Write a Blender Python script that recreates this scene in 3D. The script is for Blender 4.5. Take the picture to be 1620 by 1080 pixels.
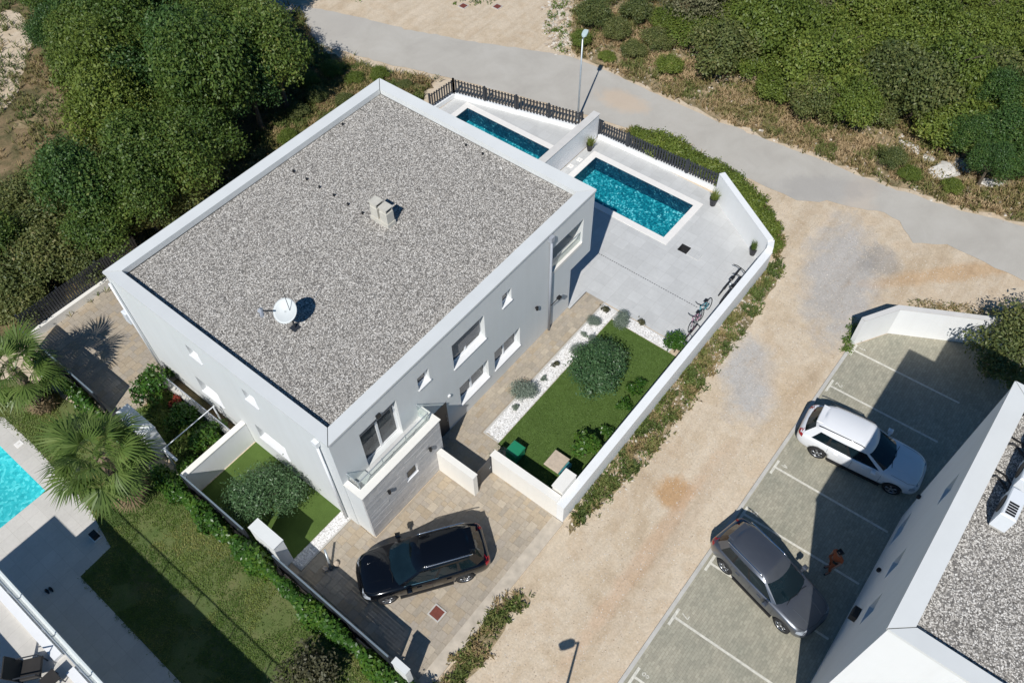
import bpy, bmesh, math, random
import numpy as np
from mathutils import Vector, Matrix
from mathutils.bvhtree import BVHTree

for o in list(bpy.data.objects):
    bpy.data.objects.remove(o)
SC = bpy.context.scene
C = SC.collection
R = math.radians

# ---------------------------------------------------------------- camera
cam_d = bpy.data.cameras.new('camera')
cam = bpy.data.objects.new('camera', cam_d)
C.objects.link(cam)
SC.camera = cam
yaw, pitch, roll = 0.68967693, 0.92967071, -0.02392438
fw = Vector((math.cos(yaw)*math.cos(pitch), math.sin(yaw)*math.cos(pitch), -math.sin(pitch)))
rt0 = Vector((math.sin(yaw), -math.cos(yaw), 0))
up0 = rt0.cross(fw)
rt = math.cos(roll)*rt0 + math.sin(roll)*up0
up = -math.sin(roll)*rt0 + math.cos(roll)*up0
cam.matrix_world = Matrix(((rt.x, up.x, -fw.x, -6.43489), (rt.y, up.y, -fw.y, -13.1),
                           (rt.z, up.z, -fw.z, 29.27449), (0, 0, 0, 1)))
cam_d.sensor_width = 36.0
cam_d.lens = 1303.233/1620*36.0
cam_d.clip_end = 1500
SC.render.resolution_x, SC.render.resolution_y = 1024, 682

# ---------------------------------------------------------------- light
SUN_AZ, SUN_EL = R(20.5+180), R(48)          # direction towards the sun
to_sun = Vector((math.cos(SUN_AZ)*math.cos(SUN_EL), math.sin(SUN_AZ)*math.cos(SUN_EL), math.sin(SUN_EL)))
W = bpy.data.worlds.new('World')
SC.world = W
W.use_nodes = True
wn = W.node_tree
sky = wn.nodes.new('ShaderNodeTexSky')
sky.sky_type = 'NISHITA'
sky.sun_disc = False
sky.sun_elevation = SUN_EL
sky.sun_rotation = math.atan2(to_sun.x, to_sun.y)
bg = wn.nodes['Background']
wb = wn.nodes.new('ShaderNodeMix')            # camera white balance: a cool, deep blue sky light
wb.data_type = 'RGBA'
wb.blend_type = 'MULTIPLY'
wb.inputs['Factor'].default_value = 1.0
wn.links.new(sky.outputs['Color'], wb.inputs[6])
wb.inputs[7].default_value = (0.44, 0.95, 1.28, 1)
wn.links.new(wb.outputs[2], bg.inputs['Color'])
sky.dust_density = 0.3
sky.ozone_density = 3.0
bg.inputs['Strength'].default_value = 0.05
sl = bpy.data.lights.new('sun', 'SUN')
sl.energy = 4.5
sl.angle = R(0.5)
sl.color = (1.0, 0.975, 0.93)
so = bpy.data.objects.new('sun', sl)
C.objects.link(so)
so.location = (-40, -20, 60)
so.rotation_euler = (-to_sun).to_track_quat('-Z', 'Y').to_euler()
SC.view_settings.view_transform = 'Standard'
SC.view_settings.look = 'None'
SC.view_settings.exposure = 0.0
SC.view_settings.gamma = 1.0
SC.view_settings.use_curve_mapping = False

# ---------------------------------------------------------------- materials
def newmat(name):
    m = bpy.data.materials.new(name)
    m.use_nodes = True
    nt = m.node_tree
    return m, nt, nt.nodes['Principled BSDF']

def ramp(nt, fac, stops, interp='LINEAR'):
    r = nt.nodes.new('ShaderNodeValToRGB')
    r.color_ramp.interpolation = interp
    els = r.color_ramp.elements
    while len(els) < len(stops):
        els.new(0.5)
    for e, (p, c) in zip(els, stops):
        e.position = p
        e.color = (c[0], c[1], c[2], 1)
    nt.links.new(fac, r.inputs['Fac'])
    return r.outputs['Color']

def coords(nt):
    return nt.nodes.new('ShaderNodeTexCoord').outputs['Object']

def noise(nt, co, scale, detail=4, rough=0.55, dist=0):
    n = nt.nodes.new('ShaderNodeTexNoise')
    n.inputs['Scale'].default_value = scale
    n.inputs['Detail'].default_value = detail
    n.inputs['Roughness'].default_value = rough
    n.inputs['Distortion'].default_value = dist
    nt.links.new(co, n.inputs['Vector'])
    return n.outputs['Fac']

def mixc(nt, fac, a, b, mode='MIX'):
    m = nt.nodes.new('ShaderNodeMix')
    m.data_type = 'RGBA'
    m.blend_type = mode
    if isinstance(fac, (int, float)):
        m.inputs['Factor'].default_value = fac
    else:
        nt.links.new(fac, m.inputs['Factor'])
    for s, v in ((m.inputs[6], a), (m.inputs[7], b)):
        if isinstance(v, (tuple, list)):
            s.default_value = (v[0], v[1], v[2], 1)
        else:
            nt.links.new(v, s)
    return m.outputs[2]

def mapr(nt, fac, a, b, c=0, d=1):
    m = nt.nodes.new('ShaderNodeMapRange')
    for i, v in zip(('From Min', 'From Max', 'To Min', 'To Max'), (a, b, c, d)):
        m.inputs[i].default_value = v
    nt.links.new(fac, m.inputs['Value'])
    return m.outputs['Result']

def mult(nt, a, b):
    m = nt.nodes.new('ShaderNodeMath')
    m.operation = 'MULTIPLY'
    nt.links.new(a, m.inputs[0])
    if isinstance(b, (int, float)):
        m.inputs[1].default_value = b
    else:
        nt.links.new(b, m.inputs[1])
    return m.outputs[0]

def bump(nt, p, h, strength=0.3, dist=0.02):
    b = nt.nodes.new('ShaderNodeBump')
    b.inputs['Strength'].default_value = strength
    b.inputs['Distance'].default_value = dist
    nt.links.new(h, b.inputs['Height'])
    nt.links.new(b.outputs['Normal'], p.inputs['Normal'])

def attr(nt, name='rnd'):
    a = nt.nodes.new('ShaderNodeAttribute')
    a.attribute_name = name
    return a.outputs['Fac']

def objrand(nt):
    return nt.nodes.new('ShaderNodeObjectInfo').outputs['Random']

def simple(name, col, rough=0.6, var=0.08, scale=3.0, bstr=0.0, bscale=60, metal=0, coat=0, spec=None):
    m, nt, p = newmat(name)
    co = coords(nt)
    c = tuple(col)
    lo = tuple(max(0, v*(1-var)) for v in c)
    hi = tuple(min(1, v*(1+var)) for v in c)
    nt.links.new(ramp(nt, noise(nt, co, scale, 6, 0.6), [(0.3, lo), (0.7, hi)]), p.inputs['Base Color'])
    p.inputs['Roughness'].default_value = rough
    p.inputs['Metallic'].default_value = metal
    if coat:
        p.inputs['Coat Weight'].default_value = coat
        p.inputs['Coat Roughness'].default_value = 0.04
    if spec is not None:
        p.inputs['Specular IOR Level'].default_value = spec
    if bstr:
        bump(nt, p, noise(nt, co, bscale, 4), bstr, 0.01)
    return m

def leafmat(name, stops, rough=0.5, trans=0.25):
    m, nt, p = newmat(name)
    r = mult(nt, attr(nt), 0.75)
    a = nt.nodes.new('ShaderNodeMath')
    a.operation = 'ADD'
    nt.links.new(r, a.inputs[0])
    nt.links.new(mult(nt, objrand(nt), 0.25), a.inputs[1])
    col = ramp(nt, a.outputs[0], stops)
    nt.links.new(col, p.inputs['Base Color'])
    p.inputs['Roughness'].default_value = rough
    p.inputs['Specular IOR Level'].default_value = 0.35
    t = nt.nodes.new('ShaderNodeBsdfTranslucent')
    nt.links.new(mixc(nt, 1.0, col, (1.0, 1.0, 0.45), 'MULTIPLY'), t.inputs['Color'])
    mx = nt.nodes.new('ShaderNodeMixShader')
    mx.inputs[0].default_value = trans
    nt.links.new(p.outputs[0], mx.inputs[1])
    nt.links.new(t.outputs[0], mx.inputs[2])
    nt.links.new(mx.outputs[0], nt.nodes['Material Output'].inputs['Surface'])
    return m

def rndmat(name, stops, rough=0.85, source='attr', interp='LINEAR', nscale=25, nvar=0.15):
    m, nt, p = newmat(name)
    f = attr(nt) if source == 'attr' else objrand(nt)
    c = ramp(nt, f, stops, interp)
    n = noise(nt, coords(nt), nscale, 5, 0.65)
    c2 = mixc(nt, 1.0, c, ramp(nt, n, [(0.25, (1-nvar,)*3), (0.75, (1+nvar*0.4,)*3)]), 'MULTIPLY')
    nt.links.new(c2, p.inputs['Base Color'])
    p.inputs['Roughness'].default_value = rough
    return m

def render_mat(name, col, streak=0.035):
    m, nt, p = newmat(name)
    co = coords(nt)
    mp = nt.nodes.new('ShaderNodeMapping')
    mp.inputs['Scale'].default_value = (2.6, 2.6, 0.16)
    nt.links.new(co, mp.inputs['Vector'])
    a = noise(nt, mp.outputs[0], 1.0, 7, 0.7)
    b = noise(nt, co, 0.7, 6, 0.6)
    c = mixc(nt, 1.0, ramp(nt, a, [(0.30, (1-streak, 1-streak*1.1, 1-streak*1.3)), (0.55, (1, 1, 1))]), ramp(nt, b, [(0.3, (0.965, 0.965, 0.96)), (0.7, (1, 1, 1))]), 'MULTIPLY')
    nt.links.new(mixc(nt, 1.0, c, col, 'MULTIPLY'), p.inputs['Base Color'])
    p.inputs['Roughness'].default_value = 0.78
    bump(nt, p, noise(nt, co, 90, 4), 0.12, 0.01)
    return m

M = {}
M['housewall'] = render_mat('pale_grey_house_render', (0.685, 0.70, 0.695))
M['wall'] = render_mat('white_render', (0.82, 0.825, 0.82))
M['cap'] = simple('white_metal_cap', (0.69, 0.70, 0.685), 0.45, 0.03, 1.1)
M['wallcream'] = render_mat('cream_wall_paint', (0.82, 0.79, 0.73))
M['parapetgrey'] = simple('pale_grey_coping', (0.62, 0.60, 0.57), 0.75, 0.06, 2.0, 0.1, 60)
M['concrete'] = simple('pale_concrete', (0.50, 0.48, 0.44), 0.85, 0.12, 2.2, 0.15, 45)
M['frame'] = simple('white_window_frame', (0.82, 0.82, 0.82), 0.35, 0.01)
M['darkmetal'] = simple('anthracite_metal', (0.030, 0.034, 0.042), 0.45, 0.1)
M['steel'] = simple('galvanised_steel', (0.50, 0.54, 0.56), 0.4, 0.08, 5, metal=0.6)
M['toprail'] = simple('blue_grey_rail', (0.16, 0.20, 0.23), 0.4, 0.08, 5)
M['pipe'] = simple('grey_pipe', (0.34, 0.36, 0.40), 0.4, 0.05, 5)
M['whitepipe'] = simple('white_pipe', (0.78, 0.79, 0.80), 0.4, 0.02, 5)
M['black'] = simple('black_plastic', (0.012, 0.012, 0.013), 0.5, 0.1)
M['rubber'] = simple('tyre_rubber', (0.018, 0.018, 0.019), 0.8, 0.15)
M['rim'] = simple('alloy_rim', (0.42, 0.43, 0.45), 0.3, 0.05, metal=0.9)
M['dark_interior'] = simple('dark_interior', (0.02, 0.021, 0.024), 0.9, 0.1)
M['blind'] = simple('grey_roller_blind', (0.22, 0.22, 0.23), 0.6, 0.05)
M['carseat'] = simple('car_seat_fabric', (0.05, 0.05, 0.055), 0.8, 0.1)
M['bark'] = simple('bark', (0.11, 0.085, 0.06), 0.9, 0.3, 8, 0.5, 30)
M['palmbark'] = simple('palm_bark', (0.20, 0.15, 0.10), 0.9, 0.35, 12, 0.6, 30)
M['terracotta'] = simple('terracotta', (0.40, 0.12, 0.05), 0.8, 0.15, 6)
M['potblack'] = simple('black_planter', (0.02, 0.02, 0.024), 0.4, 0.1)
M['soil'] = simple('potting_soil', (0.04, 0.03, 0.02), 0.95, 0.3, 20)
M['greenplastic'] = simple('green_plastic', (0.015, 0.20, 0.10), 0.4, 0.08, 6)
M['teal'] = simple('teal_plastic', (0.05, 0.22, 0.24), 0.4, 0.1, 6)
M['stone'] = simple('beige_stone_slab', (0.50, 0.41, 0.32), 0.8, 0.15, 6, 0.2, 40)
M['chimney'] = simple('chimney_render', (0.56, 0.53, 0.46), 0.85, 0.1, 5)
M['edge_strip'] = simple('beige_concrete', (0.50, 0.435, 0.35), 0.9, 0.18, 2.5, 0.2, 40)
M['dish'] = simple('dish_white', (0.56, 0.585, 0.58), 0.5, 0.02)
M['rust'] = simple('rusty_cover', (0.17, 0.045, 0.03), 0.75, 0.2, 14)
M['coping'] = simple('white_pool_coping', (0.80, 0.77, 0.73), 0.6, 0.03, 3)
M['ac'] = simple('white_ac_casing', (0.76, 0.78, 0.80), 0.4, 0.02)
M['lampgrey'] = simple('lamp_head_paint', (0.55, 0.66, 0.64), 0.4, 0.03)
M['red'] = simple('red_light', (0.30, 0.006, 0.012), 0.2, 0.1, coat=0.5)
M['headlight'] = simple('headlight_glass', (0.35, 0.38, 0.42), 0.1, 0.05, coat=1.0)
M['chrome'] = simple('chrome', (0.75, 0.77, 0.80), 0.15, 0.02, metal=1.0)
M['paint_black'] = simple('black_car_paint', (0.003, 0.0035, 0.005), 0.12, 0.05, coat=0.6, spec=0.3)
M['paint_white'] = simple('white_car_paint', (0.74, 0.75, 0.77), 0.3, 0.01, coat=0.8)
M['paint_grey'] = simple('grey_car_paint', (0.13, 0.14, 0.16), 0.32, 0.04, metal=0.65, coat=0.8)
M['teal_paint'] = simple('teal_bike_paint', (0.03, 0.24, 0.29), 0.35, 0.05, coat=0.5)
M['pink_paint'] = simple('pink_bike_paint', (0.42, 0.22, 0.30), 0.35, 0.05, coat=0.5)
M['dark_red_paint'] = simple('maroon_bike_paint', (0.12, 0.05, 0.07), 0.35, 0.05, coat=0.5)
M['white_line'] = rndmat('worn_white_road_paint', [(0, (0.70, 0.67, 0.58)), (1, (0.70, 0.67, 0.58))], 0.7, nscale=6, nvar=0.35)
M['wood_dark'] = simple('dark_wicker', (0.025, 0.022, 0.02), 0.7, 0.2)

def glass_dark(name, col, rough=0.04):
    m, nt, p = newmat(name)
    co = coords(nt)
    nt.links.new(ramp(nt, noise(nt, co, 1.7, 3), [(0.3, tuple(v*0.7 for v in col)), (0.7, tuple(v*1.3 for v in col))]), p.inputs['Base Color'])
    p.inputs['Roughness'].default_value = rough
    p.inputs['IOR'].default_value = 1.5
    return m
M['pane'] = glass_dark('window_glass', (0.045, 0.052, 0.058))
M['carglass'] = glass_dark('sky_tinted_car_glass', (0.006, 0.014, 0.019), 0.02)  # teal base colour stands in for the reflected sky

def clear_glass(name, tint=(0.9, 0.96, 0.95), bumpy=0.0, bscale=4.0, bdist=0.05, base=1.33):
    m, nt, p = newmat(name)
    nt.nodes.remove(p)
    t = nt.nodes.new('ShaderNodeBsdfTransparent')
    t.inputs['Color'].default_value = (*tint, 1)
    g = nt.nodes.new('ShaderNodeBsdfGlossy')
    g.inputs['Roughness'].default_value = 0.03
    f = nt.nodes.new('ShaderNodeLayerWeight')
    f.inputs['Blend'].default_value = 0.5
    pw = nt.nodes.new('ShaderNodeMath')
    pw.operation = 'POWER'
    nt.links.new(f.outputs['Facing'], pw.inputs[0])
    pw.inputs[1].default_value = 4.0
    fr = mapr(nt, pw.outputs[0], 0, 1, (base-1)**2/(base+1)**2, 0.9)
    if bumpy:
        co = coords(nt)
        b = nt.nodes.new('ShaderNodeBump')
        b.inputs['Strength'].default_value = bumpy
        b.inputs['Distance'].default_value = bdist
        nt.links.new(noise(nt, co, bscale, 3, 0.5, 0.6), b.inputs['Height'])
        nt.links.new(b.outputs[0], g.inputs['Normal'])
        nt.links.new(b.outputs[0], f.inputs['Normal'])
    mx = nt.nodes.new('ShaderNodeMixShader')
    nt.links.new(fr, mx.inputs[0])
    nt.links.new(t.outputs[0], mx.inputs[1])
    nt.links.new(g.outputs[0], mx.inputs[2])
    nt.links.new(mx.outputs[0], nt.nodes['Material Output'].inputs['Surface'])
    return m
M['railglass'] = clear_glass('railing_glass', (0.93, 0.965, 0.96), base=1.45)
M['water'] = clear_glass('pool_water', (0.58, 0.90, 0.92), 0.5, 3.2, 0.05)

def mosaic(name, stops, scale, big):
    m, nt, p = newmat(name)
    co = coords(nt)
    v = nt.nodes.new('ShaderNodeTexVoronoi')
    v.inputs['Scale'].default_value = scale
    nt.links.new(co, v.inputs['Vector'])
    sp = nt.nodes.new('ShaderNodeSeparateColor')
    nt.links.new(v.outputs['Color'], sp.inputs[0])
    a = nt.nodes.new('ShaderNodeMath')
    a.operation = 'MULTIPLY_ADD'
    nt.links.new(sp.outputs[0], a.inputs[0])
    a.inputs[1].default_value = 0.75
    nt.links.new(mapr(nt, noise(nt, co, big, 3, 0.6, 1.0), 0.35, 0.65, 0, 0.25), a.inputs[2])
    nt.links.new(ramp(nt, a.outputs[0], stops), p.inputs['Base Color'])
    p.inputs['Roughness'].default_value = 0.3
    return m
M['mosaic'] = mosaic('blue_sparkle_mosaic', [(0.0, (0.008, 0.10, 0.145)), (0.35, (0.014, 0.20, 0.265)), (0.6, (0.020, 0.29, 0.355)), (0.74, (0.06, 0.43, 0.49)), (0.86, (0.30, 0.68, 0.74)), (1.0, (0.70, 0.88, 0.90))], 13, 1.3)  # mixed blue tiles; the palest ones stand in for sparkle of light
M['mosaic_dark'] = mosaic('navy_dimmed_mosaic', [(0.0, (0.006, 0.02, 0.05)), (0.5, (0.012, 0.045, 0.09)), (0.85, (0.03, 0.10, 0.16)), (1.0, (0.25, 0.40, 0.46))], 13, 1.3)  # navy tile, coloured darker to stand for weaker caustics on the walls
M['turquoise'] = mosaic('turquoise_pool_lining', [(0.0, (0.08, 0.45, 0.48)), (0.5, (0.14, 0.62, 0.64)), (0.85, (0.35, 0.80, 0.80)), (1.0, (0.6, 0.9, 0.9))], 9, 2.0)

def groundmat(name, stops, scale, grain_scale, grain_amt, bstr=0.4, patches=(), rough=0.95, streak=None, tile=None):
    """noise-driven colour, plus shaped dirt or wear patches: (x, y, radius, colour, amount)"""
    m, nt, p = newmat(name)
    co = coords(nt)
    col = ramp(nt, noise(nt, co, scale, 8, 0.62, 0.4), stops)
    for (x, y, rx, ry, rz, c, amt) in patches:
        mp = nt.nodes.new('ShaderNodeMapping')
        mp.vector_type = 'TEXTURE'
        mp.inputs['Location'].default_value = (x, y, 0)
        mp.inputs['Rotation'].default_value = (0, 0, rz)
        mp.inputs['Scale'].default_value = (rx, ry, 1)
        nt.links.new(co, mp.inputs['Vector'])
        ln = nt.nodes.new('ShaderNodeVectorMath')
        ln.operation = 'LENGTH'
        nt.links.new(mp.outputs[0], ln.inputs[0])
        nz = noise(nt, co, 1.1, 7, 0.7, 0.5)
        ad = nt.nodes.new('ShaderNodeMath')
        ad.operation = 'MULTIPLY_ADD'
        nt.links.new(nz, ad.inputs[0])
        ad.inputs[1].default_value = 1.5
        nt.links.new(ln.outputs['Value'], ad.inputs[2])
        col = mixc(nt, mapr(nt, ad.outputs[0], 1.35, 1.95, amt, 0), col, c)
    if streak:
        mp = nt.nodes.new('ShaderNodeMapping')
        mp.inputs['Scale'].default_value = streak
        nt.links.new(co, mp.inputs['Vector'])
        sn = noise(nt, mp.outputs[0], 1.0, 6, 0.6, 0.6)
        col = mixc(nt, 1.0, col, ramp(nt, sn, [(0.32, (0.89, 0.86, 0.83)), (0.5, (1.0, 1.0, 1.0)), (0.68, (1.07, 1.07, 1.08))]), 'MULTIPLY')
        sm = noise(nt, co, 2.3, 8, 0.75, 1.0)
        col = mixc(nt, 1.0, col, ramp(nt, sm, [(0.3, (0.88, 0.86, 0.84)), (0.5, (1.0, 1.0, 1.0)), (0.7, (1.07, 1.07, 1.08))]), 'MULTIPLY')
    if tile:
        b = nt.nodes.new('ShaderNodeTexBrick')
        b.offset = 0.0
        b.inputs['Scale'].default_value = 1.0
        b.inputs['Brick Width'].default_value = tile
        b.inputs['Row Height'].default_value = tile
        b.inputs['Mortar Size'].default_value = 0.006
        b.inputs['Color1'].default_value = (0.96, 0.96, 0.96, 1)
        b.inputs['Color2'].default_value = (1.05, 1.05, 1.05, 1)
        b.inputs['Mortar'].default_value = (0.84, 0.83, 0.81, 1)
        nt.links.new(co, b.inputs['Vector'])
        col = mixc(nt, 1.0, col, b.outputs['Color'], 'MULTIPLY')
    g = noise(nt, co, grain_scale, 3, 0.7)
    col = mixc(nt, 1.0, col, ramp(nt, g, [(0.3, (1-grain_amt,)*3), (0.7, (1+grain_amt*0.5,)*3)]), 'MULTIPLY')
    nt.links.new(col, p.inputs['Base Color'])
    p.inputs['Roughness'].default_value = rough
    p.inputs['Specular IOR Level'].default_value = 0.2
    bump(nt, p, g, bstr, 0.02)
    return m
GREY = (0.42, 0.40, 0.38)
M['gravel_track'] = groundmat('beige_compacted_gravel', [(0.25, (0.48, 0.375, 0.26)), (0.42, (0.57, 0.46, 0.33)), (0.52, (0.61, 0.51, 0.385)), (0.62, (0.57, 0.455, 0.325)), (0.8, (0.67, 0.565, 0.435))], 0.55, 14, 0.16, 0.5, streak=(0.10, 1.25, 1),
    patches=[(*(22.71, -9.04), 4.2, 1.8, 0.35, (0.45, 0.42, 0.385), 0.95), (*(15.04, -8.44), 2.2, 1.2, 0.5, (0.47, 0.45, 0.425), 0.9),
             (*(24.81, -10.13), 1.2, 0.9, 0.3, (0.28, 0.265, 0.25), 0.6), (*(8.56, -8.71), 0.75, 0.7, 0, (0.46, 0.26, 0.11), 0.75),
             (*(26.49, -13.28), 4.5, 0.5, -0.75, (0.52, 0.33, 0.17), 0.6), (*(15.31, -11.37), 0.8, 3.0, -0.2, (0.55, 0.42, 0.28), 0.6),
             (*(5.65, -9.25), 5.5, 0.35, 0.0, (0.54, 0.36, 0.23), 0.5), (*(7.96, -9.75), 6.0, 0.3, 0.05, (0.50, 0.39, 0.28), 0.45)])
M['bare_soil'] = groundmat('bare_tan_soil', [(0.3, (0.20, 0.15, 0.085)), (0.5, (0.30, 0.23, 0.13)), (0.7, (0.38, 0.30, 0.18))], 1.2, 10, 0.3, 0.6)
M['asphalt'] = groundmat('worn_pale_asphalt', [(0.3, (0.43, 0.40, 0.355)), (0.5, (0.475, 0.445, 0.395)), (0.7, (0.515, 0.485, 0.435))], 0.5, 30, 0.10, 0.15,
    patches=[(*(27.52, 6.38), 0.9, 1.6, 0, (0.60, 0.46, 0.33), 0.6), (*(28.41, -7.40), 1.6, 0.9, 0.2, (0.55, 0.46, 0.37), 0.5), (*(20.80, 25.42), 8, 3, 0, (0.47, 0.44, 0.40), 0.5),
             (*(27.67, -5.68), 3.0, 1.0, -0.9, (0.36, 0.34, 0.32), 0.5)])
M['scrub'] = groundmat('dry_scrub_soil', [(0.25, (0.06, 0.07, 0.028)), (0.42, (0.13, 0.115, 0.055)), (0.6, (0.25, 0.18, 0.10)), (0.78, (0.34, 0.25, 0.15))], 0.9, 10, 0.35, 0.8)
M['verge'] = groundmat('weedy_verge_soil', [(0.25, (0.10, 0.10, 0.04)), (0.42, (0.22, 0.18, 0.10)), (0.6, (0.42, 0.32, 0.20)), (0.78, (0.52, 0.42, 0.29))], 1.5, 12, 0.35, 0.8)
M['lawn'] = groundmat('patchy_lawn', [(0.25, (0.07, 0.115, 0.030)), (0.45, (0.125, 0.16, 0.052)), (0.6, (0.155, 0.17, 0.066)), (0.78, (0.21, 0.175, 0.085))], 0.7, 26, 0.30, 0.8)
M['turf'] = groundmat('artificial_turf', [(0.3, (0.068, 0.112, 0.024)), (0.7, (0.092, 0.148, 0.034))], 1.3, 34, 0.22, 0.5)
M['terrace'] = groundmat('pale_terrace_tile', [(0.3, (0.50, 0.50, 0.49)), (0.5, (0.535, 0.535, 0.525)), (0.7, (0.57, 0.57, 0.56))], 0.8, 5, 0.05, 0.05, rough=0.55, tile=0.6)
M['deck'] = groundmat('grey_pool_deck', [(0.3, (0.55, 0.525, 0.48)), (0.7, (0.62, 0.59, 0.545))], 0.8, 8, 0.06, 0.05, rough=0.6, tile=0.6)
M['roofbed'] = groundmat('roof_gravel_bed', [(0.3, (0.17, 0.16, 0.148)), (0.7, (0.27, 0.255, 0.235))], 8, 25, 0.4, 0.9)
M['grout'] = groundmat('sand_joint', [(0.3, (0.33, 0.275, 0.21)), (0.7, (0.41, 0.35, 0.275))], 4, 30, 0.2, 0.3)
M['pebblebed'] = groundmat('white_pebble_bed', [(0.3, (0.55, 0.53, 0.50)), (0.7, (0.70, 0.68, 0.66))], 10, 30, 0.3, 0.6)

def parkmat():
    m, nt, p = newmat('parking_pavers')
    co = coords(nt)
    b = nt.nodes.new('ShaderNodeTexBrick')
    b.inputs['Scale'].default_value = 1.0
    b.inputs['Brick Width'].default_value = 0.2
    b.inputs['Row Height'].default_value = 0.1
    b.inputs['Mortar Size'].default_value = 0.004
    b.inputs['Color1'].default_value = (0.32, 0.305, 0.245, 1)
    b.inputs['Color2'].default_value = (0.40, 0.38, 0.305, 1)
    b.inputs['Mortar'].default_value = (0.24, 0.22, 0.17, 1)
    nt.links.new(co, b.inputs['Vector'])
    n = noise(nt, co, 0.9, 8, 0.7)
    c = mixc(nt, 1.0, b.outputs['Color'], ramp(nt, n, [(0.3, (0.80, 0.82, 0.80)), (0.7, (1.12, 1.08, 1.04))]), 'MULTIPLY')
    g = noise(nt, co, 9, 4, 0.7)
    c = mixc(nt, 1.0, c, ramp(nt, g, [(0.3, (0.86,)*3), (0.7, (1.1,)*3)]), 'MULTIPLY')
    nt.links.new(c, p.inputs['Base Color'])
    p.inputs['Roughness'].default_value = 0.85
    bump(nt, p, b.outputs['Fac'], -0.2, 0.01)
    return m
M['parking'] = parkmat()
PAVE = [(0.0, (0.39, 0.315, 0.225)), (0.2, (0.44, 0.36, 0.26)), (0.4, (0.385, 0.335, 0.275)), (0.6, (0.45, 0.38, 0.29)), (0.8, (0.36, 0.31, 0.245)), (1.0, (0.50, 0.425, 0.325))]
M['paver'] = rndmat('brown_paver', PAVE, 0.85, 'obj', nscale=9, nvar=0.2)
M['paver_attr'] = rndmat('brown_paver_small', PAVE, 0.85, 'attr', nscale=9, nvar=0.2)
M['plank'] = rndmat('grey_wood_effect_cladding', [(0.0, (0.50, 0.49, 0.485)), (0.35, (0.53, 0.52, 0.51)), (0.7, (0.56, 0.545, 0.53)), (1.0, (0.61, 0.59, 0.57))], 0.7, 'obj', nscale=5, nvar=0.2)
M['roofstone'] = rndmat('roof_gravel_stone', [(0.0, (0.085, 0.078, 0.07)), (0.2, (0.19, 0.175, 0.158)), (0.42, (0.365, 0.34, 0.305)), (0.62, (0.47, 0.44, 0.40)), (0.82, (0.61, 0.58, 0.535)), (1.0, (0.80, 0.77, 0.72))], 0.85)
M['pebble'] = rndmat('white_pebble', [(0.0, (0.45, 0.43, 0.41)), (0.25, (0.72, 0.70, 0.68)), (1.0, (0.86, 0.85, 0.84))], 0.7)
M['rubble'] = rndmat('limestone_rubble', [(0.0, (0.32, 0.24, 0.17)), (0.4, (0.50, 0.42, 0.33)), (1.0, (0.68, 0.63, 0.56))], 0.9)
M['rock'] = simple('white_limestone', (0.60, 0.57, 0.52), 0.9, 0.2, 4, 0.6, 12)
M['leaf_wild'] = leafmat('wild_leaf', [(0.0, (0.034, 0.075, 0.018)), (0.35, (0.077, 0.132, 0.026)), (0.65, (0.132, 0.188, 0.035)), (0.85, (0.200, 0.217, 0.051)), (1.0, (0.309, 0.254, 0.103))])
M['leaf_olive_wild'] = leafmat('dusty_wild_leaf', [(0.0, (0.059, 0.092, 0.033)), (0.4, (0.125, 0.153, 0.047)), (0.7, (0.200, 0.208, 0.067)), (1.0, (0.333, 0.275, 0.133))])
M['leaf_deep'] = leafmat('deep_green_leaf', [(0.0, (0.028, 0.070, 0.022)), (0.4, (0.054, 0.116, 0.031)), (0.75, (0.101, 0.171, 0.037)), (1.0, (0.186, 0.217, 0.047))])
M['leaf_right'] = leafmat('bright_wild_leaf', [(0.0, (0.066, 0.102, 0.021)), (0.35, (0.123, 0.174, 0.030)), (0.65, (0.190, 0.239, 0.043)), (0.88, (0.272, 0.288, 0.066)), (1.0, (0.396, 0.314, 0.149))])
M['leaf_olive'] = leafmat('olive_leaf', [(0.0, (0.031, 0.081, 0.033)), (0.4, (0.075, 0.144, 0.056)), (0.75, (0.131, 0.206, 0.094)), (1.0, (0.425, 0.475, 0.362))], 0.4, 0.15)
M['leaf_garden'] = leafmat('glossy_garden_leaf', [(0.0, (0.02, 0.07, 0.012)), (0.4, (0.05, 0.125, 0.018)), (0.75, (0.10, 0.18, 0.025)), (1.0, (0.26, 0.26, 0.06))], 0.35)
M['leaf_hedge'] = leafmat('hedge_leaf', [(0.0, (0.022, 0.066, 0.012)), (0.4, (0.054, 0.132, 0.019)), (0.75, (0.108, 0.192, 0.026)), (1.0, (0.216, 0.252, 0.048))], 0.35)
M['leaf_grey'] = leafmat('grey_green_leaf', [(0.0, (0.098, 0.130, 0.104)), (0.5, (0.169, 0.215, 0.169)), (1.0, (0.312, 0.351, 0.286))], 0.6, 0.1)
M['leaf_dark'] = leafmat('dark_leaf', [(0.0, (0.032, 0.035, 0.022)), (0.5, (0.080, 0.080, 0.040)), (1.0, (0.160, 0.144, 0.080))], 0.5, 0.1)
M['leaf_dry'] = leafmat('dry_grey_leaf', [(0.0, (0.060, 0.070, 0.030)), (0.4, (0.12, 0.125, 0.060)), (0.75, (0.20, 0.19, 0.105)), (1.0, (0.32, 0.29, 0.19))], 0.7, 0.1)
M['leaf_red'] = leafmat('red_leaf', [(0.0, (0.16, 0.02, 0.01)), (1.0, (0.32, 0.06, 0.03))], 0.5, 0.15)
M['leaf_palm'] = leafmat('palm_leaf', [(0.0, (0.065, 0.109, 0.023)), (0.5, (0.129, 0.197, 0.047)), (0.85, (0.221, 0.284, 0.088)), (1.0, (0.331, 0.371, 0.166))], 0.4, 0.3)
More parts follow.
